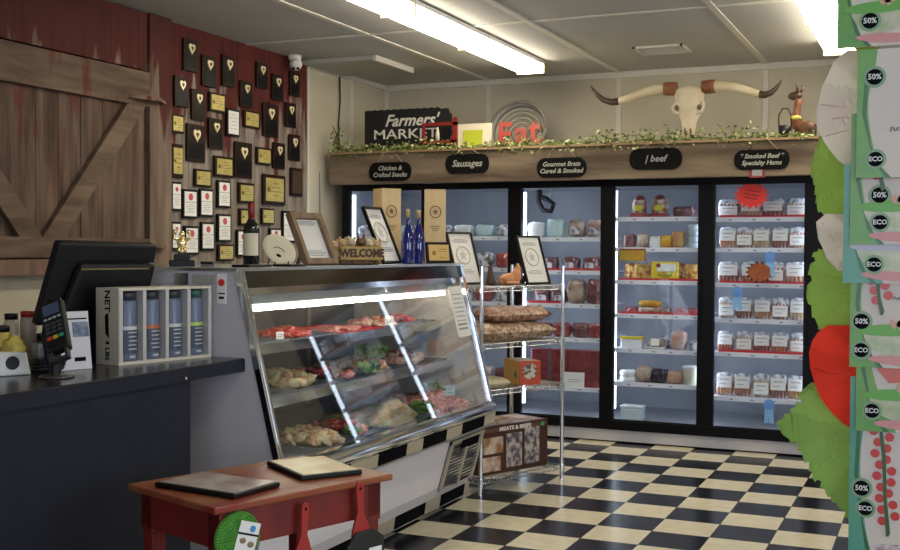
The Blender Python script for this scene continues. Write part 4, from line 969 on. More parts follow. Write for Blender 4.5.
garnish(-2.70, A + 1.95, Z3 + .10, 50, 'green tuft on top of the mince heap at the far end', .05)
def sign_card(x, y, z, w_, h_, m_, label):
    t = thing('price_card', label, 'price card', (x, y, z), R(65), 'price cards in the deli case')
    obj('card', MB().box(-w_ / 2, w_ / 2, -.001, .001, .0, h_), m_, t); obj('print', MB().box(-w_ * .3, w_ * .3, -.002, -.001, h_ * .6, h_ * .7), GREYINK, t); obj('print', MB().box(-w_ * .3, w_ * .2, -.002, -.001, h_ * .3, h_ * .4), GREYINK, t)
sign_card(-2.81, A + 1.62, Z1 + .026, .06, .05, PAPER, 'small white price card standing on the top case shelf')
sign_card(-2.81, A + .5, Z1 + .026, .04, .035, PAPER, 'small white price card at left of the top case shelf')
sign_card(-2.56, A + 1.9, Z3 + .09, .07, .06, MINT, 'pale green price card on the deck at the far end')

# ------------------------------------------------------------------ on top of the deli case (z = 1.418)
DZ = 1.4185
def flat_frame(label, loc, rz, w_, h_, fw, fm, tilt, sheet=PAPER, depth=.015, seal=None, name='framed_certificate', cat='certificate', prints=6, group=None):
    t = thing(name, label, cat, loc, rz, group)
    T = TR(rx=-tilt)
    mb = MB()
    for x0, x1, z0, z1 in ((-w_ / 2, -w_ / 2 + fw, 0, h_), (w_ / 2 - fw, w_ / 2, 0, h_), (-w_ / 2 + fw, w_ / 2 - fw, 0, fw), (-w_ / 2 + fw, w_ / 2 - fw, h_ - fw, h_)): mb.box(x0, x1, -depth, depth * .3, z0, z1, T=T)
    obj('frame', mb, fm, t)
    obj('sheet', MB().box(-w_ / 2 + fw, w_ / 2 - fw, -.003, .002, fw, h_ - fw, T=T), sheet, t)
    mb = MB()
    for i in range(prints // 2):
        zz = h_ * (.86 - .025 * i); ww = w_ * (.22 + .05 * ((i * 5) % 3))
        mb.box(-ww, ww, -.0042, -.003, zz - h_ * .005, zz + h_ * .005, T=T)
    obj('print', mb, GREYINK, t)
    mb = MB()
    for i in range(prints - prints // 2):
        zz = h_ * (.28 - .03 * i); ww = w_ * (.22 + .05 * ((i * 5) % 3))
        mb.box(-ww, ww, -.0042, -.003, zz - h_ * .005, zz + h_ * .005, T=T)
    obj('print', mb, GREYINK, t)
    if seal:
        ring = [(seal * w_ * math.cos(a_ / 24 * 2 * PI), -.0045, h_ * .56 + seal * w_ * math.sin(a_ / 24 * 2 * PI)) for a_ in range(25)]
        obj('wreath', MB().tube(ring, w_ * .018, 5, T=T), mat('pale_wreath', (.48, .46, .32), .6), t)
        obj('emblem', MB().prism([(x * seal * w_ * .5, z * seal * w_ * .6 + h_ * .56) for x, z in star(5, .5, 1, PI / 2)], -.0045, -.003, 'xz', T=T), mat('pale_grey_print', (.55, .53, .48), .6), t)
    sn, cs = math.sin(tilt), math.cos(tilt)
    obj('strut', MB().prism([(h_ * .60 * sn + .008, h_ * .60 * cs), (h_ * .60 * sn + .014, h_ * .60 * cs), (h_ * sn + .034, 0), (h_ * sn + .024, 0)], -.012, .012, 'yz'), fm, t)
    return t
# trophy
t = thing('trophy', 'small gold figure trophy on black base at the left end of the case top', 'trophy', (-3.13, 4.12, DZ), R(40))
obj('base', MB().box(-.055, .055, -.03, .03, 0, .028).box(-.035, .035, -.022, .022, .028, .055), BLACKP, t, bevel=.002)
mb = MB().tube([(0, 0, .055), (0, 0, .08)], .012, 10).ell((0, 0, .105), (.022, .014, .028), 12, 8).ell((0, -.005, .142), (.014, .013, .016), 10, 8)
for s in (-1, 1):
    mb.tube([(s * .008, 0, .055), (s * .014, -.006, .075), (s * .010, 0, .095)], .008, 6).tube([(s * .018, 0, .118), (s * .036, -.006, .125), (s * .032, -.008, .15)], [.008, .006, .005], 6).ell((s * .030, -.008, .155), (.010, .008, .012), 8, 6)
obj('figure', mb, GOLD, t)
t = thing('desk_sign_base', 'small black block beside the trophy on the case top', 'block', (-3.02, 4.16, DZ), R(20))
obj('block', MB().box(-.028, .028, -.015, .015, 0, .022), BLACKP, t, bevel=.002); obj('edge', MB().box(-.028, .028, -.016, -.015, .004, .008), STEEL, t)
# wine bottle
t = thing('wine_bottle', 'dark red-capped wine bottle with cream label on the case top', 'bottle', (-2.86, 4.27, DZ), R(25))
obj('glass', MB().lathe([(.034, 0), (.038, .006), (.038, .165), (.034, .185), (.020, .205), (.014, .218), (.0135, .262), (.015, .264), (.015, .27)], 24), mat('wine_glass', (.006, .009, .008), .08, coat=1.), t)
obj('capsule', MB().lathe([(.0148, .215), (.0155, .25), (.016, .284), (.015, .288)], 18), mat('capsule_red', (.22, .015, .012), .35), t)
vs = []; n_ = 12
for j in (0, 1):
    for i in range(n_ + 1):
        a_ = R(-150 + 120 * i / n_); vs.append((.0388 * math.cos(a_), .0388 * math.sin(a_), .05 + j * .10))
obj('label', MB().add(vs, [(i, i + 1, n_ + 2 + i, n_ + 1 + i) for i in range(n_)], 0, True), CREAMP, t)
# black trays / card stands
t = thing('plate_stand', 'cream oval plate with dark emblem on a black easel on the case top', 'plate', (-2.87, 4.51, DZ), R(60))
T = TR((0, 0, .074), rx=R(-22), ry=R(20))
obj('plate', MB().lathe([(.0, 0), (.05, .0), (.082, .007), (.082, .010), (.05, .004), (.0, .003)], 28, T=T @ Matrix.Rotation(PI / 2, 4, 'X') @ Matrix.Diagonal((1.12, .92, 1, 1))), CREAMP, t)
obj('emblem', MB().ell((.002, -.006, -.03), (.014, .002, .008), 12, 6, T=T).tube([(-.03, -.006, 0), (-.01, -.006, .012), (.012, -.006, .010), (.03, -.006, .0)], .0015, 5, T=T), INK, t)
mb = MB()
for s in (-1, 1): mb.tube([(s * .035, -.035, .022), (s * .035, -.03, .003), (s * .03, .05, .003), (s * .012, .03, .09)], .003, 6)
obj('easel', mb, BLACKP, t)
for i, (x, y, l_) in enumerate(((-2.79, 4.17, 'flat black tray in front of the wine bottle'), (-2.75, 4.42, 'flat black tray in front of the cream plate'))):
    tag(obj('flat_tray', MB().box(-.045, .045, -.10 + .02 * i, .10 - .02 * i, 0, .011), BLACKP, None, (x, y, DZ), (0, 0, R(4)), bevel=.003), l_ + ' on the case top', 'tray')
t = flat_frame('rustic brown deep wooden frame leaning back with a typed sheet on the case top', (-2.80, 4.78, DZ), R(84), .255, .275, .03, WALNUT, R(24), depth=.025, prints=8, name='photo_frame', cat='frame')
tag(obj('sheet_backing', MB(), PAPER, t)) if False else None
# welcome figurine
t = thing('welcome_figurine', 'resin ornament of piglets around a carved sign reading WELCOME', 'ornament', (-2.75, 5.06, DZ), R(55)); t.scale = (1.08, 1.08, 1.08)
TERR = mat('resin_tan', (.42, .24, .09), .5, col2=(.55, .38, .2), scale=20)
obj('base', MB().ell((0, 0, .01), (.135, .04, .016), 20, 6, flat=.01), mat('resin_dark', (.10, .05, .03), .6), t)
s_ = obj('sign_board', MB().box(-.10, .125, -.035, -.018, .022, .088), mat('resin_ochre', (.42, .28, .08), .5), t, bevel=.006)
text('WELCOME', .052, mat('brown_letter', (.06, .02, .01), .5), t, (.012, -.036, .055), ext=.002, bold=.002, sx=.92)
for i, (x, z, m_) in enumerate(((-.115, .05, 0), (-.075, .10, 0), (-.03, .105, 1), (.02, .108, 2), (.065, .10, 1), (.105, .095, 0), (-.12, .09, 0))):
    m_ = [TERR, mat('resin_cream', (.55, .45, .30), .5), mat('resin_brown', (.14, .06, .03), .5)][m_]
    mb = MB().ell((x, .0, z), (.024, .024, .024), 12, 8).ell((x - .004, -.022, z - .004), (.011, .010, .009), 10, 6).ell((x, .01, z - .03), (.028, .026, .032), 12, 8)
    for s in (-1, 1): mb.ell((x + s * .015, -.004, z + .022), (.008, .005, .011), 8, 6)
    obj('animal', mb, m_, t)
mb = MB()
for x in (-.09, -.03, .03, .09): mb.ell((x, -.03, .012), (.018, .014, .012), 10, 6)
obj('hoof', mb, mat('resin_dark', (.1, .05, .03), .6), t)
flat_frame('black thin framed white certificate leaning beside the pale wooden box', (-2.82, 5.60, DZ), R(86), .20, .345, .012, BLACKSATIN, R(24), seal=.30)
# wooden gift boxes
def gift_box(label, loc, rz, h_=.435, s=.062):
    t = thing('wooden_gift_box', label, 'box', loc, rz, 'pale wooden bottle boxes')
    obj('body', MB().box(-s, s, -s, s, 0, h_ - .004), PALEWOOD, t, bevel=.002); obj('lid', MB().box(-s, s, -s - .001, s, h_ - .004, h_ + .004), PALEWOOD, t)
    ring = [(.032 * math.cos(a_ / 24 * 2 * PI), -s - .001, h_ * .70 + .034 * math.sin(a_ / 24 * 2 * PI)) for a_ in range(25)]
    bm_ = mat('burnt_mark', (.22, .12, .05), .7)
    mb = MB().tube(ring, .003, 5).prism([(x * .02, z * .022 + h_ * .70) for x, z in star(5, .4, 1, PI / 2)], -s - .002, -s, 'xz')
    obj('brand_mark', mb, bm_, t)
    mb = MB()
    for i in range(3): mb.box(-.03 + .006 * i, .03 - .006 * i, -s - .0015, -s, h_ * .5 - i * .012, h_ * .5 + .004 - i * .012)
    obj('print', mb, bm_, t)
gift_box('pale wooden bottle box with burnt round mark, left of the blue bottles', (-3.02, 5.93, DZ), R(52))
gift_box('pale wooden bottle box right of the blue bottles', (-2.79, 6.11, DZ), R(27))
for i, y in enumerate((5.68, 5.82)):
    t = thing('blue_bottle', 'slim cobalt blue bottle with gold stopper, %s of the pair on the case top' % ('left', 'right')[i], 'bottle', (-2.76, y, DZ), 0, 'cobalt blue bottles')
    obj('glass', MB().lathe([(.034, 0), (.038, .008), (.038, .12), (.034, .155), (.019, .205), (.011, .235), (.010, .262)], 24), mat('cobalt_glass', (.006, .012, .16), .08, coat=1.), t)
    obj('stopper', MB().lathe([(.011, .262), (.012, .30), (.009, .306)], 14), mat('stopper_tan', (.55, .38, .15), .5), t)
t = thing('framed_plaque', 'small black framed golden certificate at the far end of the case top', 'plaque', (-2.70, 5.97, DZ), R(58))
T = TR(rx=R(-8))
obj('frame', MB().box(-.085, .085, -.01, .004, 0, .125, T=T), BLACKSATIN, t, bevel=.002)
obj('gold_sheet', MB().box(-.07, .07, -.0125, -.01, .016, .109, T=T), mat('warm_gold', (.72, .48, .16), .45), t)
obj('print', MB().box(.0, .055, -.0135, -.0125, .08, .084, T=T).box(-.01, .05, -.0135, -.0125, .067, .07, T=T), mat('gold_print', (.35, .18, .05), .6), t)
obj('print', MB().box(0, .04, -.0135, -.0125, .03, .034, T=T), mat('gold_print', (.35, .18, .05), .6), t)
obj('emblem', MB().ell((-.035, -.0125, .06), (.014, .001, .014), 12, 6, T=T), mat('gold_print', (.35, .18, .05), .6), t)

# ================================================================== wire rack
rk = thing('wire_rack', 'chrome four-shelf wire rack between deli case and freezer', 'rack', (-2.545, 6.26, 0), R(-23.8))
RL, RD = .732, .46     # local: +y along the length, -x is depth
for i, (x, y) in enumerate(((0, 0), (0, RL), (-RD, 0), (-RD, RL))):
    mb = MB().cyl((x, y, .012), (x, y, 1.40), .0125, n=12).cyl((x, y, 0), (x, y, .012), .016, n=12)
    for kz in range(26): mb.cyl((x, y, .06 + kz * .05), (x, y, .063 + kz * .05), .0132, n=12, caps=False)
    obj('post', mb, CHROME, rk)
RZ = [.105, .64, .925, 1.275]
for z in RZ:
    mb = MB()
    for dz in (0, -.028):
        for a_, b_ in (((0, 0), (0, RL)), ((-RD, 0), (-RD, RL)), ((0, 0), (-RD, 0)), ((0, RL), (-RD, RL))):
            mb.cyl((*a_, z + dz), (*b_, z + dz), .0035, n=6)
    n_ = 22
    for i in range(n_):
        y0 = RL * i / n_; y1 = RL * (i + .5) / n_; y2 = RL * (i + 1) / n_
        for x in (0, -RD): mb.tube([(x, y0, z - .028), (x, y1, z), (x, y2, z - .028)], .0025, 4)
    for i in range(8):
        x0 = -RD * i / 8; x1 = -RD * (i + .5) / 8; x2 = -RD * (i + 1) / 8
        for y in (0, RL): mb.tube([(x0, y, z - .028), (x1, y, z), (x2, y, z - .028)], .0025, 4)
    for i in range(1, 26): mb.cyl((0, RL * i / 26, z + .0035), (-RD, RL * i / 26, z + .0035), .0022, n=5)
    for x in (-RD * .33, -RD * .66): mb.cyl((x, 0, z - .002), (x, RL, z - .002), .003, n=6)
    for x, y in ((0, 0), (0, RL), (-RD, 0), (-RD, RL)): mb.cyl((x, y, z - .034), (x, y, z + .006), .018, n=12)
    obj('wire_shelf', mb, CHROME, rk)
def rack_pt(x, y, z):
    a_ = R(-23.8); return (-2.545 + x * math.cos(a_) - y * math.sin(a_), 6.26 + x * math.sin(a_) + y * math.cos(a_), z)
SZ = lambda i: RZ[i] + .0062
flat_frame('black edged white certificate standing alone at the right on the wire rack top', rack_pt(-.045, .545, SZ(3)), R(66), .215, .325, .010, BLACKSATIN, R(19), seal=.27)
flat_frame('black edged white certificate at the left on the wire rack top, behind the case corner', rack_pt(-.24, .125, SZ(3)), R(66), .215, .345, .010, BLACKSATIN, R(19), seal=.27)
t = thing('clay_figurine', 'orange terracotta reclining animal figurine on the wire rack top', 'figurine', rack_pt(-.075, .335, SZ(3)), R(35))
TC_ = mat('terracotta', (.58, .24, .10), .6, col2=(.66, .32, .16), scale=12)
mb = MB().ell((-.02, 0, .035), (.06, .034, .036), 16, 10, flat=.035, rough=.25, seed=3).ell((.03, 0, .058), (.032, .028, .052), 12, 8).ell((.038, 0, .10), (.020, .018, .024), 12, 8).ell((-.07, 0, .022), (.022, .020, .022), 10, 8, flat=.022).ell((.0, -.03, .014), (.045, .014, .013), 12, 6)
mb.tube([(.03, -.012, .115), (.028, -.014, .135)], [.008, .003], 6).tube([(.045, .012, .115), (.046, .014, .135)], [.008, .003], 6).ell((-.085, -.008, .04), (.008, .006, .012), 8, 6)
obj('body', mb, TC_, t)
obj('base', MB().box(-.12, .085, -.05, .04, -.002, .001), BLACKP, t)
t = thing('dark_figurine', 'small dark brown figurine beside the terracotta animal', 'figurine', rack_pt(-.13, .20, SZ(3)), R(30))
mb = MB().lathe([(.028, 0), (.03, .02), (.02, .07), (.014, .10), (.018, .12)], 14).ell((0, 0, .14), (.016, .015, .02), 10, 8).tube([(.0, 0, .15), (-.02, 0, .165), (-.012, 0, .185)], [.006, .005, .003], 6)
obj('body', mb, mat('dark_resin', (.07, .035, .02), .5), t)
# snack bags on the third shelf
def pillow(label, loc, rz, w_, l_, h_, m_, cat='bag', name='snack_bag', group=None, seed=0):
    t = thing(name, label, cat, loc, rz, group)
    N = 18
    def up(sgn):
        def f(u, v):
            x = (u - .5) * w_; y = (v - .5) * l_
            e = max(0, (1 - abs(2 * u - 1) ** 4)) * max(0, (1 - abs(2 * v - 1) ** 6))
            b_ = mnoise.noise(Vector((x * 16, y * 16, seed + sgn)))
            return (x, y, h_ * .5 + sgn * h_ * .5 * (e ** .5) * (1 + .30 * b_ * (sgn > 0)))
        return f
    obj('pouch', MB().sheet(up(1), N, N).sheet(up(-1), N, N), m_, t)
    return t
NUTS = mat('nut_mix', (.14, .07, .035), .3, col2=(.55, .40, .28), scale=38, contrast=(.38, .62), bump=.7, bscale=60)
NUTS2 = mat('nut_mix_red', (.18, .06, .03), .28, col2=(.55, .36, .27), scale=30, contrast=(.38, .62), bump=.6, bscale=50)
BEANS = mat('pale_bean_mix', (.48, .40, .24), .4, col2=(.66, .58, .40), scale=70, bump=.6, bscale=70)
p = rack_pt(-.17, .36, SZ(2))
pillow('large clear bag of brown snack mix, lower of two on the wire rack', p, R(-23.8), 0.36, .62, .115, NUTS, seed=1)
pillow('reddish brown bag of snack mix lying on top of another bag', (p[0] + .02, p[1] + .05, p[2] + .112), R(-27), .28, .50, .095, NUTS2, seed=2)
tag(obj('woven_cloth', MB().box(-.03, .012, -.30, .10, -.055, .012), BEANS, None, rack_pt(.005, .33, SZ(2) - .002 - .0), (0, 0, R(-23.8))), 'x', 'cloth') if False else None
pillow('pale bag of beans lying at the left on the lower middle rack shelf', rack_pt(-.13, .14, SZ(1)), R(-23.8), .26, .24, .065, BEANS, seed=5)
pillow('small pale bag standing far left behind the bean bag', rack_pt(-.36, .15, SZ(1)), R(-30), .16, .22, .06, BEANS, seed=8)
pillow('cream yellow bag drooping over the shelf edge below the snack mix', rack_pt(-.19, .14, SZ(1) + .0665), R(-10), .20, .20, .05, BEANS, seed=6) if False else None
t = thing('gift_carton', 'golden yellow printed carton with red end on the lower middle rack shelf', 'box', rack_pt(-.14, .50, SZ(1)), R(-44))
obj('carton', MB().box(-.115, .115, -.075, .075, 0, .15), mat('carton_gold', (.58, .30, .03), .4, col2=(.66, .38, .05), scale=8), t, bevel=.002)
obj('end_panel', MB().box(.115, .1165, -.075, .075, 0, .15), mat('carton_red', (.5, .07, .03), .4), t)
obj('picture', MB().ell((.1165, 0, .085), (.002, .055, .05), 14, 8), mat('carton_picture', (.62, .55, .45), .5, col2=(.10, .08, .07), scale=45, contrast=(.45, .55)), t)
obj('emblem', MB().ell((.06, -.0755, .06), (.022, .001, .022), 14, 6), mat('carton_green', (.08, .16, .05), .4), t)
# big brown box with cattle pictures
t = thing('printed_carton', 'large dark brown printed carton with picture windows on the bottom rack shelf', 'box', rack_pt(-.20, .345, SZ(0)), R(-23.8))
obj('carton', MB().box(-.155, .155, -.30, .30, 0, .30), mat('carton_brown', (.035, .010, .008), .35, col2=(.06, .02, .015), scale=10), t, bevel=.002)
PIC = mat('cattle_picture', (.48, .42, .38), .45, col2=(.07, .06, .10), scale=26, contrast=(.42, .58))
PIC2 = mat('sepia_picture', (.62, .52, .42), .45, col2=(.30, .14, .06), scale=12, contrast=(.42, .6))
mb = MB()
for y0, y1, z0, z1 in ((-.08, .06, .03, .24), (.085, .22, .03, .26)): mb.box(.155, .1565, y0, y1, z0, z1)
obj('picture', mb, PIC, t)
obj('picture', MB().box(.155, .157, -.28, -.11, .13, .23).box(.155, .157, -.29, -.13, .02, .11), PIC2, t)
obj('white_letters_band', MB().box(.155, .157, -.28, .28, .262, .285), mat('carton_band', (.12, .05, .04), .4), t)
text('MEADOWS & DRIFTS' if False else 'MEATS & BEEFS', .034, SIGNW, t, (.1575, 0, .274), rot=(PI / 2, 0, PI / 2), sx=1.25, bold=.0012)
obj('top_print', MB().box(-.12, .12, -.27, .27, .3, .3012), PIC2, t)
obj('corner_mark', MB().box(.157, .1585, .235, .26, .262, .285), mat('green_mark', (.05, .4, .12), .4), t)

# ================================================================== checkout counter
ct = thing('checkout_counter', 'dark navy checkout counter with glossy black top, left foreground', 'counter', (-3.0, 2.3, 0))
obj('cabinet', MB().box(-3.45, -2.632, .6, 3.52, 0, 1.01), NAVY, ct, world=True, bevel=.004)
obj('countertop', MB().box(-3.62, -2.62, .6, 3.862, 1.01, 1.05), COUNTERTOP, ct, world=True, bevel=.003)
obj('fascia', MB().box(-2.632, -2.618, .6, 3.862, .995, 1.046), NAVY, ct, world=True)
obj('screw', MB().ell((-2.617, 3.47, 1.006), (.004, .007, .007), 8, 6), STEEL, ct, world=True)
KZ = 1.0505
# POS monitor seen from behind
t = thing('pos_monitor', 'black point of sale monitor seen from behind on the counter', 'monitor', (-3.13, 3.52, KZ), R(72))
T = TR((0, .0, .15), rx=R(14))
mb = MB().prism([(-.235, .0), (.24, .0), (.26, .325), (-.18, .335)], -.02, .03, 'xz', T=T)
obj('back_shell', mb, BLACKP, t, bevel=.012)
obj('bulge', MB().prism([(-.20, -.10), (.20, -.10), (.24, .26), (-.10, .26)], -.06, -.02, 'xz', T=T), BLACKP, t, bevel=.02)
obj('light_slot', MB().box(-.10, .20, -.064, -.058, .235, .241, T=T), mat('slot_trim', (.30, .24, .13), .35, .6), t)
obj('neck', MB().box(-.07, .07, -.07, .03, .02, .22), BLACKP, t, bevel=.01)
obj('foot', MB().box(-.16, .16, -.13, .10, 0, .022), BLACKP, t, bevel=.006)
# bottle rack carton
t = thing('drinks_carton', 'white carton rack of four grey-blue bottles lettered NET on the counter', 'carton', (-2.865, 3.385, KZ), R(77.5))
Wc, Dc, Hc_ = .46, .14, .295      # local x along front, +y is back
CW = mat('carton_white', (.62, .58, .48), .55)
mb = MB().box(0, Wc, 0, Dc, 0, .012).box(0, Wc, 0, Dc, Hc_ - .010, Hc_).box(0, .006, 0, Dc, .012, Hc_ - .01).box(Wc - .006, Wc, 0, Dc, .012, Hc_ - .01).box(.006, Wc - .006, Dc - .004, Dc, .012, Hc_ - .01)
obj('shell', mb, CW, t)
mb = MB()
for i in range(5):
    x = .004 + i * (Wc - .018) / 4; mb.box(x - .002, x + .014, -.002, Dc - .005, .012, Hc_ - .01)
obj('divider', mb, mat('carton_divider', (.52, .50, .48), .5), t)
text('NET', .045, INK, t, (-.0006, Dc * .5, .245), rot=(0, -PI / 2, 0) if False else (PI / 2, PI / 2, -PI / 2), ext=.0004, bold=.001)
text('4 LBS', .034, INK, t, (-.0006, Dc * .5, .055), rot=(PI / 2, PI / 2, -PI / 2), ext=.0004, bold=.001)
obj('hand_slot', MB().prism([(Dc * .42, .10), (Dc * .58, .12), (Dc * .60, .19), (Dc * .45, .20)], -.001, .0, 'yz'), INK, t)
cc = [(.60, .60, .58), (.50, .14, .06), (.60, .60, .58), (.45, .60, .10)]
for i in range(4):
    cx = .011 + (i + .5) * (Wc - .018) / 4 + .006
    rp = math.cos(R(77.5)), math.sin(R(77.5))
    lx, ly = cx, .052
    b_ = thing('bottle', 'slate blue bottle in the white carton, %s from left with %s band' % (ORD[i], ('white', 'orange', 'pale', 'lime green')[i]), 'bottle', (-2.865 + lx * rp[0] - ly * rp[1], 3.385 + lx * rp[1] + ly * rp[0], KZ + .0125), R(77.5), 'bottles in the white carton')
    obj('body', MB().lathe([(.038, 0), (.041, .006), (.041, .222), (.036, .235)], 20), mat('slate_blue', (.13, .17, .26), .3), b_)
    obj('cap', MB().lathe([(.037, .235), (.037, .262), (.034, .266)], 18), mat('slate_dark', (.03, .035, .05), .4) if i < 3 else mat('cap_green', (.03, .10, .09), .4), b_)
    obj('label', MB().cyl((0, 0, .028), (0, 0, .120), .0416, n=20, caps=False), mat('label_navy', (.06, .08, .12), .4), b_)
    obj('band', MB().cyl((0, 0, .120), (0, 0, .134), .0418, n=20, caps=False), mat('band_%d' % i, cc[i], .4), b_)
    mb = MB()
    for j in range(5): mb.box(-.02 + .002 * (j % 3), .02 - .003 * (j % 2), -.0425, -.0405, .108 - j * .016, .112 - j * .016)
    obj('size_print', MB().box(-.012, .012, -.0425, -.0405, .012, .020), mat('label_print', (.5, .52, .55), .5), b_)
    obj('print', mb, mat('label_print', (.5, .52, .55), .5), b_)
# card reader on a stand
t = thing('card_reader', 'payment card terminal with coloured keys on a black pole stand', 'card reader', (-2.80, 2.99, KZ), R(24))
obj('base', MB().lathe([(.058, 0), (.06, .004), (.05, .010), (.02, .013)], 24), mat('reader_base', (.06, .05, .045), .25), t)
obj('pole', MB().cyl((-.005, 0, .012), (-.005, .0, .17), .019, n=14), BLACKP, t)
T = TR((.008, -.03, .175), rx=R(-32), ry=R(-22))
obj('shell', MB().box(-.04, .04, -.018, .022, -.10, .105, T=T), BLACKP, t, bevel=.010)
obj('screen', MB().box(-.029, .029, -.0195, -.018, .045, .088, T=T), mat('reader_screen', (.07, .09, .16), .15), t)
mb = MB()
for r_ in range(3):
    for c_ in range(3): mb.box(-.028 + c_ * .021, -.013 + c_ * .021, -.021, -.018, .002 - r_ * .016, .012 - r_ * .016, T=T)
obj('keypad', mb, mat('key_grey', (.05, .055, .06), .4), t)
mb = MB()
for c_ in range(4): mb.box(-.030 + c_ * .0165, -.019 + c_ * .0165, -.021, -.018, .026, .033, T=T)
obj('function_keys', mb, mat('key_light', (.42, .44, .44), .4), t)
for nm, x, c_ in (('red_key', -.028, (.6, .05, .02)), ('yellow_key', -.007, (.6, .42, .03)), ('green_key', .014, (.03, .32, .14))):
    obj(nm, MB().box(x, x + .016, -.021, -.018, -.055, -.042, T=T), mat('key_' + nm, c_, .4), t)
mb = MB().box(-.032, -.022, -.016, .01, -.128, -.10, T=T).box(.022, .032, -.016, .01, -.128, -.10, T=T).box(-.032, .032, -.016, .01, -.138, -.128, T=T)
obj('card_slot', mb, mat('slot_grey', (.03, .03, .03), .4), t, bevel=.002)
obj('cord', MB().tube([(-.02, .02, .26), (-.05, .05, .24), (-.07, .07, .14), (-.06, .08, .05), (-.05, .10, .008)], .008, 8), BLACKP, t)
obj('mount_arm', MB().tube([(-.01, .01, .165), (-.03, .03, .20), (-.02, .03, .27)], [.018, .02, .024], 10), BLACKP, t)
t = thing('brochure_holder', 'white printed brochure standing behind the card terminal', 'brochure', (-2.915, 3.205, KZ), R(72))
T = TR(rx=R(-8))
obj('sheet', MB().box(-.068, .068, -.003, .003, 0, .215, T=T), mat('brochure_white', (.66, .67, .72), .5), t)
obj('photo', MB().box(-.0, .065, -.0045, -.003, .12, .175, T=T), mat('brochure_photo', (.05, .10, .22), .4, col2=(.3, .35, .4), scale=30), t)
obj('print', MB().box(-.06, .06, -.0045, -.003, .185, .19, T=T), INK, t); obj('print', MB().box(-.0, .045, -.0045, -.003, .03, .045, T=T), INK, t)
obj('back_stay', MB().prism([(.004, 0), (.028, .18), (.07, 0)], -.04, .04, 'yz'), BLACKP, t)
# jars and small things at far left
def jar(x, y, h_, r_, body, capm, label, ch=.02):
    t = thing('jar', label, 'jar', (x, y, KZ))
    obj('body', MB().lathe([(r_ * .95, 0), (r_, .006), (r_, h_ * .9), (r_ * .8, h_)], 18), body, t); obj('lid', MB().lathe([(r_ * .9, h_), (r_ * .92, h_ + ch), (r_ * .85, h_ + ch + .003)], 18), capm, t)
CREAMJ = mat('cream_jar', (.55, .50, .38), .4)
jar(-3.36, 3.34, .165, .028, CREAMJ, BLACKP, 'cream jar with black lid on the counter behind the tape dispenser')
jar(-3.36, 3.43, .17, .032, mat('cream_jar2', (.55, .46, .34), .4), mat('lid_red', (.45, .02, .02), .4), 'cream jar with red lid left of the card terminal')
jar(-3.25, 3.18, .13, .034, mat('mustard_jar', (.58, .44, .08), .4), BLACKP, 'mustard yellow jar with black lid at the left edge of the photo')
jar(-3.28, 3.42, .085, .022, mat('brown_jar', (.05, .025, .015), .4), BLACKP, 'small dark brown jar in front of the red-lidded jar')
jar(-3.33, 3.56, .12, .03, mat('olive_jar', (.30, .30, .12), .4), mat('olive_lid', (.3, .3, .15), .4), 'olive green jar behind the terminal cord')
t = thing('yellow_pouch', 'crumpled yellow wrapper beside the grey dispenser', 'wrapper', (-3.14, 3.13, KZ))
obj('wrapper', MB().ell((0, 0, .05), (.05, .04, .05), 14, 10, rough=.9, seed=4, flat=.05), mat('wrapper_yellow', (.58, .46, .10), .4), t)
t = thing('grey_dispenser', 'small grey box dispenser on the counter left of the terminal', 'dispenser', (-3.05, 3.21, KZ), R(70))
obj('box', MB().box(-.05, .05, -.03, .03, .045, .095), mat('disp_grey', (.26, .27, .28), .4), t, bevel=.005); obj('legs', MB().box(-.05, -.03, -.03, .03, 0, .045).box(.03, .05, -.03, .03, 0, .045), mat('disp_grey', (.26, .27, .28), .4), t)
t = thing('tape_dispenser', 'white rounded dispenser with black round hub at the left edge', 'dispenser', (-2.98, 2.98, KZ), R(62))
obj('shell', MB().prism([(-.06, 0), (.05, 0), (.035, .08), (-.06, .085)], -.02, .02, 'xz'), WHITEP, t, bevel=.006); obj('hub', MB().cyl((-.015, -.022, .045), (-.015, -.02, .045), .024, n=20), BLACKP, t)
t = thing('cable_coil', 'dark tangle of cable on the counter behind the terminal base', 'cable', (-2.97, 3.13, KZ))
mb = MB()
for i in range(3): mb.tube([((.045 + .008 * i) * math.cos(a_ / 16 * 2 * PI), (.06 - .006 * i) * math.sin(a_ / 16 * 2 * PI), .009 + .012 * i + .004 * math.sin(a_)) for a_ in range(17)], .008, 6)
obj('cable', mb, BLACKP, t)

# ================================================================== red table
tb = thing('side_table', 'worn red wooden side table in the foreground', 'table', (-2.018, 3.085, 0), R(70))
TL, TW = .71, .48
obj('tabletop', MB().box(-TL / 2, TL / 2, -TW / 2, TW / 2, .728, .75), TABLETOPM, tb, bevel=.006)
a0, a1 = TL / 2 - .035, TW / 2 - .025
obj('apron', MB().box(-a0, a0, -a1, -a1 + .02, .615, .728), REDPAINT, tb, bevel=.002)
obj('apron', MB().box(-a0, a0, a1 - .02, a1, .615, .728), REDPAINT, tb)
obj('apron', MB().box(-a0, -a0 + .02, -a1 + .02, a1 - .02, .615, .728), REDPAINT, tb)
obj('apron', MB().box(a0 - .02, a0, -a1 + .02, a1 - .02, .615, .728), REDPAINT, tb)
for sx in (-1, 1):
    for sy in (-1, 1):
        cx, cy = sx * (a0 - .03), sy * (a1 - .03)
        mb = MB().box(cx - .03, cx + .03, cy - .03, cy + .03, .60, .728)
        mb.add([(cx + a_ * s_, cy + b_ * s_, z) for z, s_ in ((0, .019), (.60, .026)) for a_, b_ in ((-1, -1), (1, -1), (1, 1), (-1, 1))], [(3, 2, 1, 0), (4, 5, 6, 7), (0, 1, 5, 4), (1, 2, 6, 5), (2, 3, 7, 6), (3, 0, 4, 7)])
        obj('leg', mb, REDPAINT, tb, bevel=.003)
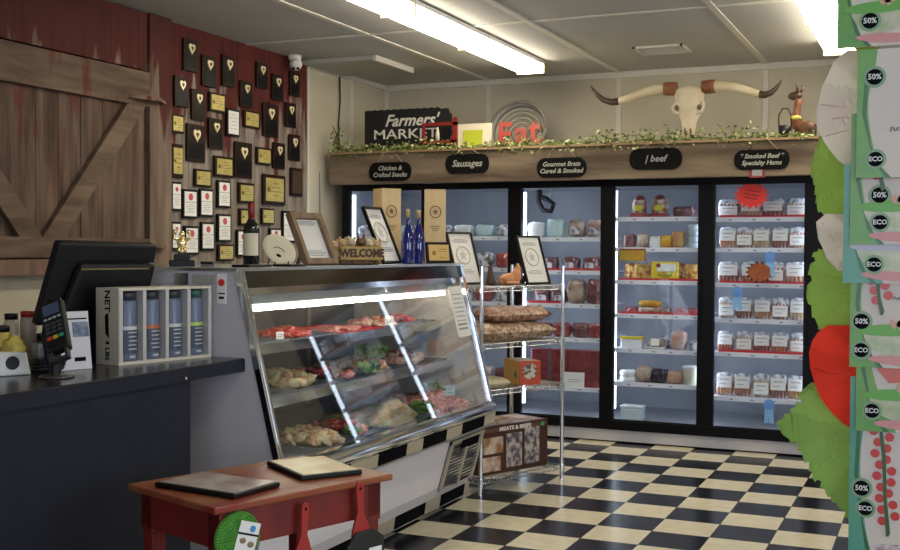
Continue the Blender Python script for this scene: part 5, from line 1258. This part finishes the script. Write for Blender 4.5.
def tpt(x, y, z):
    a_ = R(70); return (-2.03 + x * math.cos(a_) - y * math.sin(a_), 3.07 + x * math.sin(a_) + y * math.cos(a_), z)
for x, y, rz, w_, l_, sm, lab in ((-.165, -.012, 83 - 70 + 0, .215, .33, mat('menu_brown', (.56, .50, .44), .22, col2=(.34, .25, .22), scale=8), 'black bound plaque board with faded brown sheet, nearer one on red table'),
                                  (.222, -.012, -15, .22, .30, mat('menu_cream', (.85, .76, .46), .18, col2=(.70, .52, .28), scale=7), 'black bound plaque board with glossy cream sheet, farther one on red table')):
    t = thing('plaque_board', lab, 'plaque', tpt(x, y, .7505), R(70 + rz))
    obj('board', MB().box(-w_ / 2, w_ / 2, -l_ / 2, l_ / 2, 0, .016), BLACKSATIN, t, bevel=.005)
    obj('sheet', MB().box(-w_ / 2 + .012, w_ / 2 - .012, -l_ / 2 + .012, l_ / 2 - .012, .016, .0175), sm, t)
# green crocheted pot holder with a card
t = thing('pot_holder', 'round green crocheted pot holder hanging on the red table front', 'pot holder', tpt(-.245, -TW / 2 + .012, .645), R(70))
GRN = mat('green_yarn', (.07, .28, .03), .8, col2=(.12, .38, .06), scale=30)
mb = MB().cyl((0, -.006, 0), (0, .004, 0), .078, n=32)
for r_ in range(1, 10):
    for i in range(int(r_ * 6)):
        a_ = 2 * PI * i / (r_ * 6); mb.ell((r_ * .0082 * math.cos(a_), -.008, r_ * .0082 * math.sin(a_)), (.0042, .004, .0042), 6, 4)
obj('knit', mb, GRN, t)
obj('loop', MB().tube([(-.004, -.006, .078), (-.008, -.006, .09), (0, -.006, .098), (.008, -.006, .09), (.004, -.006, .078)], .002, 6), GRN, t)
T = TR((.025, -.014, .0), ry=R(18))
s_ = obj('card', MB().box(-.034, .04, -.001, .001, -.14, .045, T=T), PAPER, t)
obj('card_stripe', MB().box(-.034, .04, -.002, -.001, .005, .011, T=T), INK, s_)
obj('card_logo', MB().cyl((.014, -.001, .026), (.014, -.003, .026), .010, n=14, T=T), mat('logo_blue', (.05, .25, .6), .5), s_)
obj('card_picture', MB().ell((-.012, -.002, -.012), (.012, .002, .009), 12, 6, T=T).ell((.02, -.002, -.02), (.012, .002, .009), 12, 6, T=T), mat('card_brown', (.25, .18, .08), .5), s_)
# red handled dustpans/utensils
REDH = mat('red_handle', (.34, .025, .02), .4)
def utensil(label, x, z, hl, padm, ang=0):
    t = thing('cast_iron_handle' if False else 'serving_paddle', label, 'paddle', tpt(x, -TW / 2 - .0, z), R(70), 'red handled paddles hanging on the table')
    T = TR(ry=R(ang))
    h = [(-.013, -hl), (-.0155, -.02), (-.012, -.002), (0, .004), (.012, -.002), (.0155, -.02), (.013, -hl), (.036, -hl - .06), (.040, -hl - .085), (-.040, -hl - .085), (-.036, -hl - .06)]
    obj('handle', MB().prism(h, -.014, -.002, 'xz', T=T), REDH, t, bevel=.003)
    obj('hole', MB().cyl((0, -.0145, -.018), (0, -.0135, -.018), .005, n=12, T=T), INK, t)
    zz = -hl - .075
    obj('pad', MB().prism([(-.03, zz + .015), (.045, zz + .012), (.088, zz - .02), (.088, zz - .20), (-.088, zz - .20), (-.088, zz - .045)], -.024, -.014, 'xz', T=T), padm, t, bevel=.003)
    return t
utensil('red handled serving paddle with orange blade, left one on the table front', -.005, .713, .10, mat('orange_pad', (.45, .14, .03), .5), 3)
t = utensil('red handled serving paddle with black hexagon blade, right one on the table front', .218, .742, .095, mat('black_pad', (.012, .012, .012), .55), -3)
obj('white_tag', MB().box(.03, .085, -.026, -.0245, -.245, -.215), PAPER, t)

# ================================================================== foreground packet stand, at right
PKG = [mat('packet_green', (.05, .26, .05), .35, col2=(.22, .42, .06), scale=6), mat('packet_teal', (.05, .28, .22), .35, col2=(.12, .36, .22), scale=6), mat('packet_dgreen', (.015, .13, .035), .35)]
PKW = mat('packet_white', (.70, .63, .54), .4, spec=.2, col2=(.60, .56, .54), scale=4)
PRED = mat('packet_tomato', (.55, .03, .025), .35); PPINK = mat('packet_pink', (.62, .26, .26), .4); PBOWL = mat('packet_bowl', (.35, .42, .22), .3, col2=(.55, .52, .38), scale=40); PSKIN = mat('packet_skin', (.60, .34, .22), .4); PGLEAF = mat('packet_leafgreen', (.12, .38, .05), .4)
def smooth(c):
    # rounds the inner edge of the printed side band (corner points at both ends stay)
    inner = c[1:-1]; out = [c[0]]
    for i in range(len(inner) - 1):
        p0 = inner[max(i - 1, 0)]; p1 = inner[i]; p2 = inner[i + 1]; p3 = inner[min(i + 2, len(inner) - 1)]
        for k_ in range(6):
            t_ = k_ / 6
            out.append(tuple(.5 * ((2 * b) + (-a + c_) * t_ + (2 * a - 5 * b + 4 * c_ - d) * t_ ** 2 + (-a + 3 * b - 3 * c_ + d) * t_ ** 3) for a, b, c_, d in zip(p0, p1, p2, p3)))
    return out + [inner[-1], c[-1]]
def blob(cx, cz, rx, rz, a0=0, a1=360, n_=24, tilt=0):
    ct, st = math.cos(R(tilt)), math.sin(R(tilt)); o_ = []
    for i in range(n_):
        a_ = R(a0 + (a1 - a0) * i / (n_ if a1 - a0 >= 360 else n_ - 1)); x, z = rx * math.cos(a_), rz * math.sin(a_)
        o_.append((cx + x * ct - z * st, cz + x * st + z * ct))
    return o_
def packet(x0, zb, zt, y, gm, label, kind, eco, fifty):
    w_ = .17
    t = thing('hanging_packet', label, 'packet', (x0, y, zb), 0, 'hanging kitchenware packets')
    h = zt - zb
    obj('card', MB().box(0, w_, 0, .004, 0, h), PKW, t)
    # coloured side curve
    c = [(0, 0), (.045, 0), (.030, h * .16), (.020, h * .38), (.017, h * .6), (.026, h * .85), (.030, h), (0, h)]
    if kind in ('wedge', 'wide'): c = [(0, 0), (.062, 0), (.036, h * .30), (.022, h * .55), (.012, h * .8), (.016, h), (0, h)]
    c = smooth(c)
    obj('side_curve', MB().prism(c, -.0008, 0, 'xz'), gm, t)
    obj('inner_curve', MB().prism([(.022, h * .25), (.034, h * .1), (.052, 0), (.044, 0), (.026, h * .12), (.008, h * .5), (.012, h * .8), (.018, h * .8), (.014, h * .5)], -.0012, -.0008, 'xz'), PKG[2], t)
    def badge(bx, bz, s):
        r_ = .0125 if s == 'ECO' else .0135
        b_ = obj('badge', MB().cyl((bx, -.0012, bz), (bx, -.0016, bz), r_ * 1.25, n=24), mat('badge_pale', (.20, .34, .18), .4), t)
        obj('badge_disc', MB().cyl((bx, -.0016, bz), (bx, -.002, bz), r_ * .92, n=24), INK, b_)
        text(s, .0105 if s == 'ECO' else .012, mat('badge_white', (.7, .72, .68), .5), b_, (bx, -.0021, bz), ext=.0001, bold=.0003)
    if eco: badge(eco[0] - x0, eco[1] - zb, 'ECO')
    if fifty: badge(fifty[0] - x0, fifty[1] - zb, '50%')
    if kind in ('bowl', 'wide', 'wedge', 'tomato'):
        cx = .056
        obj('bowl_picture', MB().prism(blob(cx + .008, .060, .044, .040, 180, 360), -.0014, 0, 'xz'), PBOWL, t)
        obj('lid_picture', MB().prism(blob(cx + .008, .061, .054, .0095, tilt=2), -.0018, 0, 'xz'), PGLEAF if kind != 'wide' else mat('packet_lilac', (.42, .40, .46), .3), t)
        obj('pink_stroke', MB().prism(blob(cx + .018, .012, .046, .0075, tilt=-3), -.0014, 0, 'xz'), PPINK, t)
        obj('hand_picture', MB().prism(blob(cx + .040, .082, .030, .008, tilt=28), -.0022, 0, 'xz').prism(blob(cx + .010, .071, .004, .008, tilt=20), -.0022, 0, 'xz').prism(blob(cx + .019, .070, .004, .008, tilt=10), -.0022, 0, 'xz'), PSKIN, t)
    if kind in ('bowl', 'tomato', 'vine'):
        mb = MB(); zb_, zt_ = (.085, h) if kind != 'vine' else (.06, h)
        obj('stalk_picture', MB().prism([(a_ + (.012 if kind == 'vine' else 0), b_) for a_, b_ in [(.026, zt_), (.031, zt_), (.036, zb_ + (zt_ - zb_) * .75), (.044, (zt_ + zb_) / 2), (.046, zb_ + (zt_ - zb_) * .25), (.052, zb_ + .006), (.050, zb_), (.046, zb_), (.041, zb_ + (zt_ - zb_) * .25), (.038, (zt_ + zb_) / 2), (.031, zb_ + (zt_ - zb_) * .75)]], -.0028, 0, 'xz'), mat('stalk_dark', (.03, .09, .02), .4), t)
        n_ = 26 if kind == 'vine' else 12
        for i in range(n_):
            f_ = (i + .5) / n_; zz = zb_ + .02 + (zt_ - zb_ - .02) * f_; xx = (.060 if kind == 'vine' else .048) - .020 * f_ + (.009 + .004 * math.sin(i * 2.2) if i % 2 else -.008 - .003 * math.sin(i * 1.7))
            mb.cyl((xx, -.0018, zz), (xx, -.0024 - .00005 * (i % 3), zz), .0072, n=12)
        obj('tomato_picture', mb, PRED, t)
    if kind == 'wide2':
        obj('fruit_picture', MB().cyl((.098, -.001, h * .42), (.098, -.002, h * .42), .02, n=20), PPINK, t)
    if kind == 'wedge':
        obj('splash_picture', MB().prism([(.03, h * .52), (.05, h * .68), (.09, h * .74), (.12, h * .6), (.10, h * .42), (.05, h * .40)], -.0024, 0, 'xz'), mat('packet_coral', (.62, .12, .08), .4), t)
    return t
P_ = [(-.1600, 1.826, 2.03, 1.895, 0, 'white and green packet with red tomato at the very top of the stand', 'tomato', None, (-.111, 1.866)),
      (-.1290, 1.618, 1.821, 1.885, 0, 'large pale packet with pink fruit, second from the top of the stand', 'wide2', (-.100, 1.647), (-.103, 1.777)),
      (-.1370, 1.512, 1.72, 1.905, 0, 'green edged packet with bowl, just above the teal tilted packet', 'tomato', (-.092, 1.547), (-.093, 1.590)),
      (-.1470, 1.450, 1.64, 1.915, 1, 'teal edged packet jutting left in the middle of the stand', 'wide', (-.100, 1.480), None),
      (-.1350, 1.316, 1.512, 1.925, 0, 'green edged packet with cherry tomatoes and bowl below the teal one', 'tomato', (-.1175, 1.343) , (-.1175, 1.389)),
      (-.1245, 1.214, 1.41, 1.935, 0, 'lime green packet with coral picture near the red cardboard tomato', 'wedge', (-.1, 1.247), None),
      (-.1330, .99, 1.30, 1.945, 1, 'tall white packet with vine of red tomatoes at the bottom of the stand', 'vine', (-.108, 1.090), (-.114, 1.122))]
for x0, zb, zt, y, g, l_, kd, eco, ff in P_:
    s = 1 + (y - 1.9) / 1.9
    def sc(p): return None if p is None else (p[0] * s, 1.5 + (p[1] - 1.5) * s)
    x0s, zbs = x0 * s, 1.5 + (zb - 1.5) * s; zts = 1.5 + (zt - 1.5) * s
    t = packet(x0s, zbs, zts, y, PKG[g], l_, kd, sc(eco), sc(ff))
    if kd == 'wide2':
        text('Put a lid on it!', .0105, INK, t, (.078, -.0012, .078), rot=(PI / 2, R(-8), 0), shear=.3, ext=.0001)
        text('ECO friendly lids', .006, GREYINK, t, (.085, -.0012, .185), ext=.0001)
        text('for every bowl', .006, GREYINK, t, (.085, -.0012, .176), ext=.0001)
    elif kd in ('tomato', 'wedge'):
        text('Put a lid on it!', .0085, INK, t, (.088, -.0025, .115 if kd == 'tomato' else .17), rot=(PI / 2, R(-8), 0), shear=.3, ext=.0001)
    elif kd == 'vine':
        text('Put a lid on it!', .0085, INK, t, (.125, -.0025, .235), rot=(PI / 2, R(-6), 0), shear=.3, ext=.0001)
        obj('berry_picture', MB().prism([(.035, .045), (.12, .05), (.14, .02), (.07, .012)], -.0018, 0, 'xz'), mat('berry_mix', (.30, .03, .05), .4, col2=(.6, .6, .6), scale=60), t)
# stand behind the packets
t = thing('display_stand', 'pale metal post and pegs of the packet stand at the right edge', 'stand', (-.085, 2.10, 0))
obj('post', MB().box(-.02, .02, -.01, .03, .02, 2.3), mat('stand_grey', (.45, .45, .48), .4), t)
obj('post', MB().box(.20, .24, -.01, .03, .02, 2.3), mat('stand_grey', (.45, .45, .48), .4), t)
obj('foot', MB().box(-.1, .32, -.2, .25, 0, .02), mat('stand_grey', (.45, .45, .48), .4), t)
obj('crossbar', MB().box(-.02, .24, -.012, -.002, 2.0, 2.03).box(-.02, .24, -.012, -.002, 1.2, 1.23).box(-.02, .24, -.012, -.002, 1.6, 1.63), mat('stand_grey', (.45, .45, .48), .4), t)
obj('strap', MB().prism([(-.085, 1.98), (-.070, 1.98), (-.063, 1.90), (-.055, 1.85), (-.075, 1.90)], -.10, -.098, 'xz'), BLACKP, t)
# cardboard vegetable cut-outs
def cutout(name, label, pts, y, m_, veins=(), vm=None, bend=.012, cat='cutout'):
    xs = [p_[0] for p_ in pts]; zs = [p_[1] for p_ in pts]; x0, z0 = min(xs), min(zs)
    t = thing(name, label, cat, (max(xs) - .02, y, z0))
    lx = [(a_ - t.location[0], b_ - z0) for a_, b_ in pts]
    import bmesh
    hz = (max(zs) - z0) * .62
    def fold(x, z):
        an = math.atan2(z - hz, -(x - .03)); rr = math.hypot(x - .03, z - hz)
        return bend * math.sin(x * 9) + rr * .17 * abs(((an * 1.15 + .2) % 1) - .5)
    bmx = bmesh.new(); vv = [bmx.verts.new((a_, 0, b_)) for a_, b_ in lx]; bmx.faces.new(vv)
    bmesh.ops.triangulate(bmx, faces=bmx.faces[:])
    for _ in range(4): bmesh.ops.subdivide_edges(bmx, edges=bmx.edges[:], cuts=1, use_grid_fill=True)
    for v_ in bmx.verts:
        v_.co.y = fold(v_.co.x, v_.co.z)
    me = bpy.data.meshes.new('sheet'); bmx.to_mesh(me); bmx.free(); me.materials.append(m_)
    o = bpy.data.objects.new('sheet', me); COL.objects.link(o); o.parent = t
    md = o.modifiers.new('t', 'SOLIDIFY'); md.thickness = .002; md.offset = 0
    if veins:
        mb = MB()
        for vn_ in veins:
            mb.tube([(a_ - t.location[0], fold(a_ - t.location[0], b_ - z0) - .0012, b_ - z0) for a_, b_ in vn_], .0009, 4)
        obj('vein', mb, vm, t)
    return t
LG = mat('leaf_card', (.26, .43, .06), .6, spec=.1, col2=(.33, .49, .10), scale=7)
LG2 = mat('leaf_card_low', (.23, .41, .08), .6, spec=.1, col2=(.28, .46, .11), scale=6)
ONI = mat('onion_card', (.70, .66, .50), .6, spec=.1, col2=(.76, .62, .52), scale=9)
TOM = mat('tomato_card', (.80, .045, .02), .6, spec=.1)
VG = mat('leaf_vein', (.26, .50, .06), .7, spec=.05); VP = mat('onion_vein', (.72, .45, .38), .7); VR = mat('tomato_vein', (.42, .02, .015), .5)
leaf_top = [(-0.179, 1.98), (-0.167, 1.93), (-0.169, 1.917), (-0.164, 1.903), (-0.16, 1.882), (-0.15, 1.868), (-0.149, 1.854), (-0.139, 1.843), (-0.11, 1.842), (-0.112, 1.98)]
onion = [(-0.151, 1.839), (-0.161, 1.833), (-0.175, 1.82), (-0.183, 1.797), (-0.191, 1.78), (-0.195, 1.764), (-0.2, 1.743), (-0.2, 1.729), (-0.198, 1.707), (-0.186, 1.684), (-0.176, 1.669), (-0.165, 1.655), (-0.134, 1.63), (-0.107, 1.63), (-0.11, 1.836)]
leaf2 = [(-0.182, 1.719), (-0.2, 1.699), (-0.196, 1.676), (-0.206, 1.656), (-0.212, 1.637), (-0.205, 1.624), (-0.204, 1.607), (-0.2, 1.59), (-0.202, 1.576), (-0.191, 1.564), (-0.18, 1.551), (-0.168, 1.539), (-0.153, 1.529), (-0.123, 1.529), (-0.125, 1.717)]
cream = [(-0.185, 1.565), (-0.2, 1.551), (-0.195, 1.537), (-0.196, 1.52), (-0.188, 1.503), (-0.183, 1.489), (-0.171, 1.482), (-0.164, 1.467), (-0.153, 1.467), (-0.142, 1.52), (-0.146, 1.564)]
leaf3 = [(-0.179, 1.512), (-0.191, 1.503), (-0.207, 1.498), (-0.202, 1.484), (-0.212, 1.468), (-0.208, 1.45), (-0.216, 1.428), (-0.21, 1.416), (-0.208, 1.398), (-0.197, 1.372), (-0.187, 1.359), (-0.174, 1.349), (-0.164, 1.335), (-0.147, 1.327), (-0.115, 1.329), (-0.117, 1.5)]
tomato = [(-0.179, 1.374), (-0.195, 1.361), (-0.203, 1.347), (-0.208, 1.326), (-0.206, 1.299), (-0.199, 1.275), (-0.191, 1.255), (-0.179, 1.236), (-0.167, 1.221), (-0.153, 1.207), (-0.133, 1.196), (-0.112, 1.198), (-0.115, 1.376)]
leaf4 = [(-0.195, 1.265), (-0.209, 1.269), (-0.214, 1.26), (-0.205, 1.252), (-0.232, 1.245), (-0.222, 1.233), (-0.244, 1.221), (-0.239, 1.213), (-0.267, 1.197), (-0.254, 1.183), (-0.247, 1.168), (-0.229, 1.157), (-0.221, 1.136), (-0.205, 1.123), (-0.205, 1.102), (-0.19, 1.096), (-0.183, 1.074), (-0.17, 1.07), (-0.161, 1.05), (-0.15, 1.046), (-0.141, 1.024), (-0.121, 1.026), (-0.125, 1.279), (-0.169, 1.266)]
def toothed(pts, i0, i1, a_):
    out = []
    for i, p_ in enumerate(pts):
        out.append(p_)
        if i0 <= i < i1:
            q_ = pts[i + 1]; dx, dz = q_[0] - p_[0], q_[1] - p_[1]; l_ = math.hypot(dx, dz)
            if l_ > .012: out.append((p_[0] + dx * .42 + dz / l_ * a_, p_[1] + dz * .42 - dx / l_ * a_)); out.append((p_[0] + dx * .52, p_[1] + dz * .52))
    return out
leaf4 = toothed(leaf4, 3, 20, .006); leaf3 = toothed(leaf3, 0, 12, .004); leaf2 = toothed(leaf2, 0, 12, .004)
cutout('cardboard_leaf', 'light green cardboard leaf at the very top of the packet stand', leaf_top, 2.03, LG)
cutout('cardboard_onion', 'pale cream and pink cardboard onion petal with rounded edge', onion, 2.00, ONI, [[(-.195, 1.75), (-.16, 1.745), (-.12, 1.735)], [(-.175, 1.725), (-.15, 1.727), (-.115, 1.72)], [(-.185, 1.695), (-.15, 1.705), (-.115, 1.71)]], VP)
cutout('cardboard_leaf', 'light green cardboard leaf below the pale onion petal', leaf2, 2.05, LG)
cutout('cardboard_petal', 'small cream cardboard petal between two green leaves', cream, 2.02, ONI, [[(-.19, 1.55), (-.17, 1.52), (-.16, 1.48)]], VP)
cutout('cardboard_leaf', 'light green cardboard leaf above the red tomato cut-out', leaf3, 2.04, LG)
cutout('cardboard_tomato', 'bright red cardboard tomato cut-out at the packet stand', tomato, 2.01, TOM, [[(-.20, 1.30), (-.17, 1.29), (-.13, 1.30)]], VR)
cutout('cardboard_leaf', 'large toothed green cardboard leaf, lowest, over the checkered floor', leaf4, 2.06, LG2)
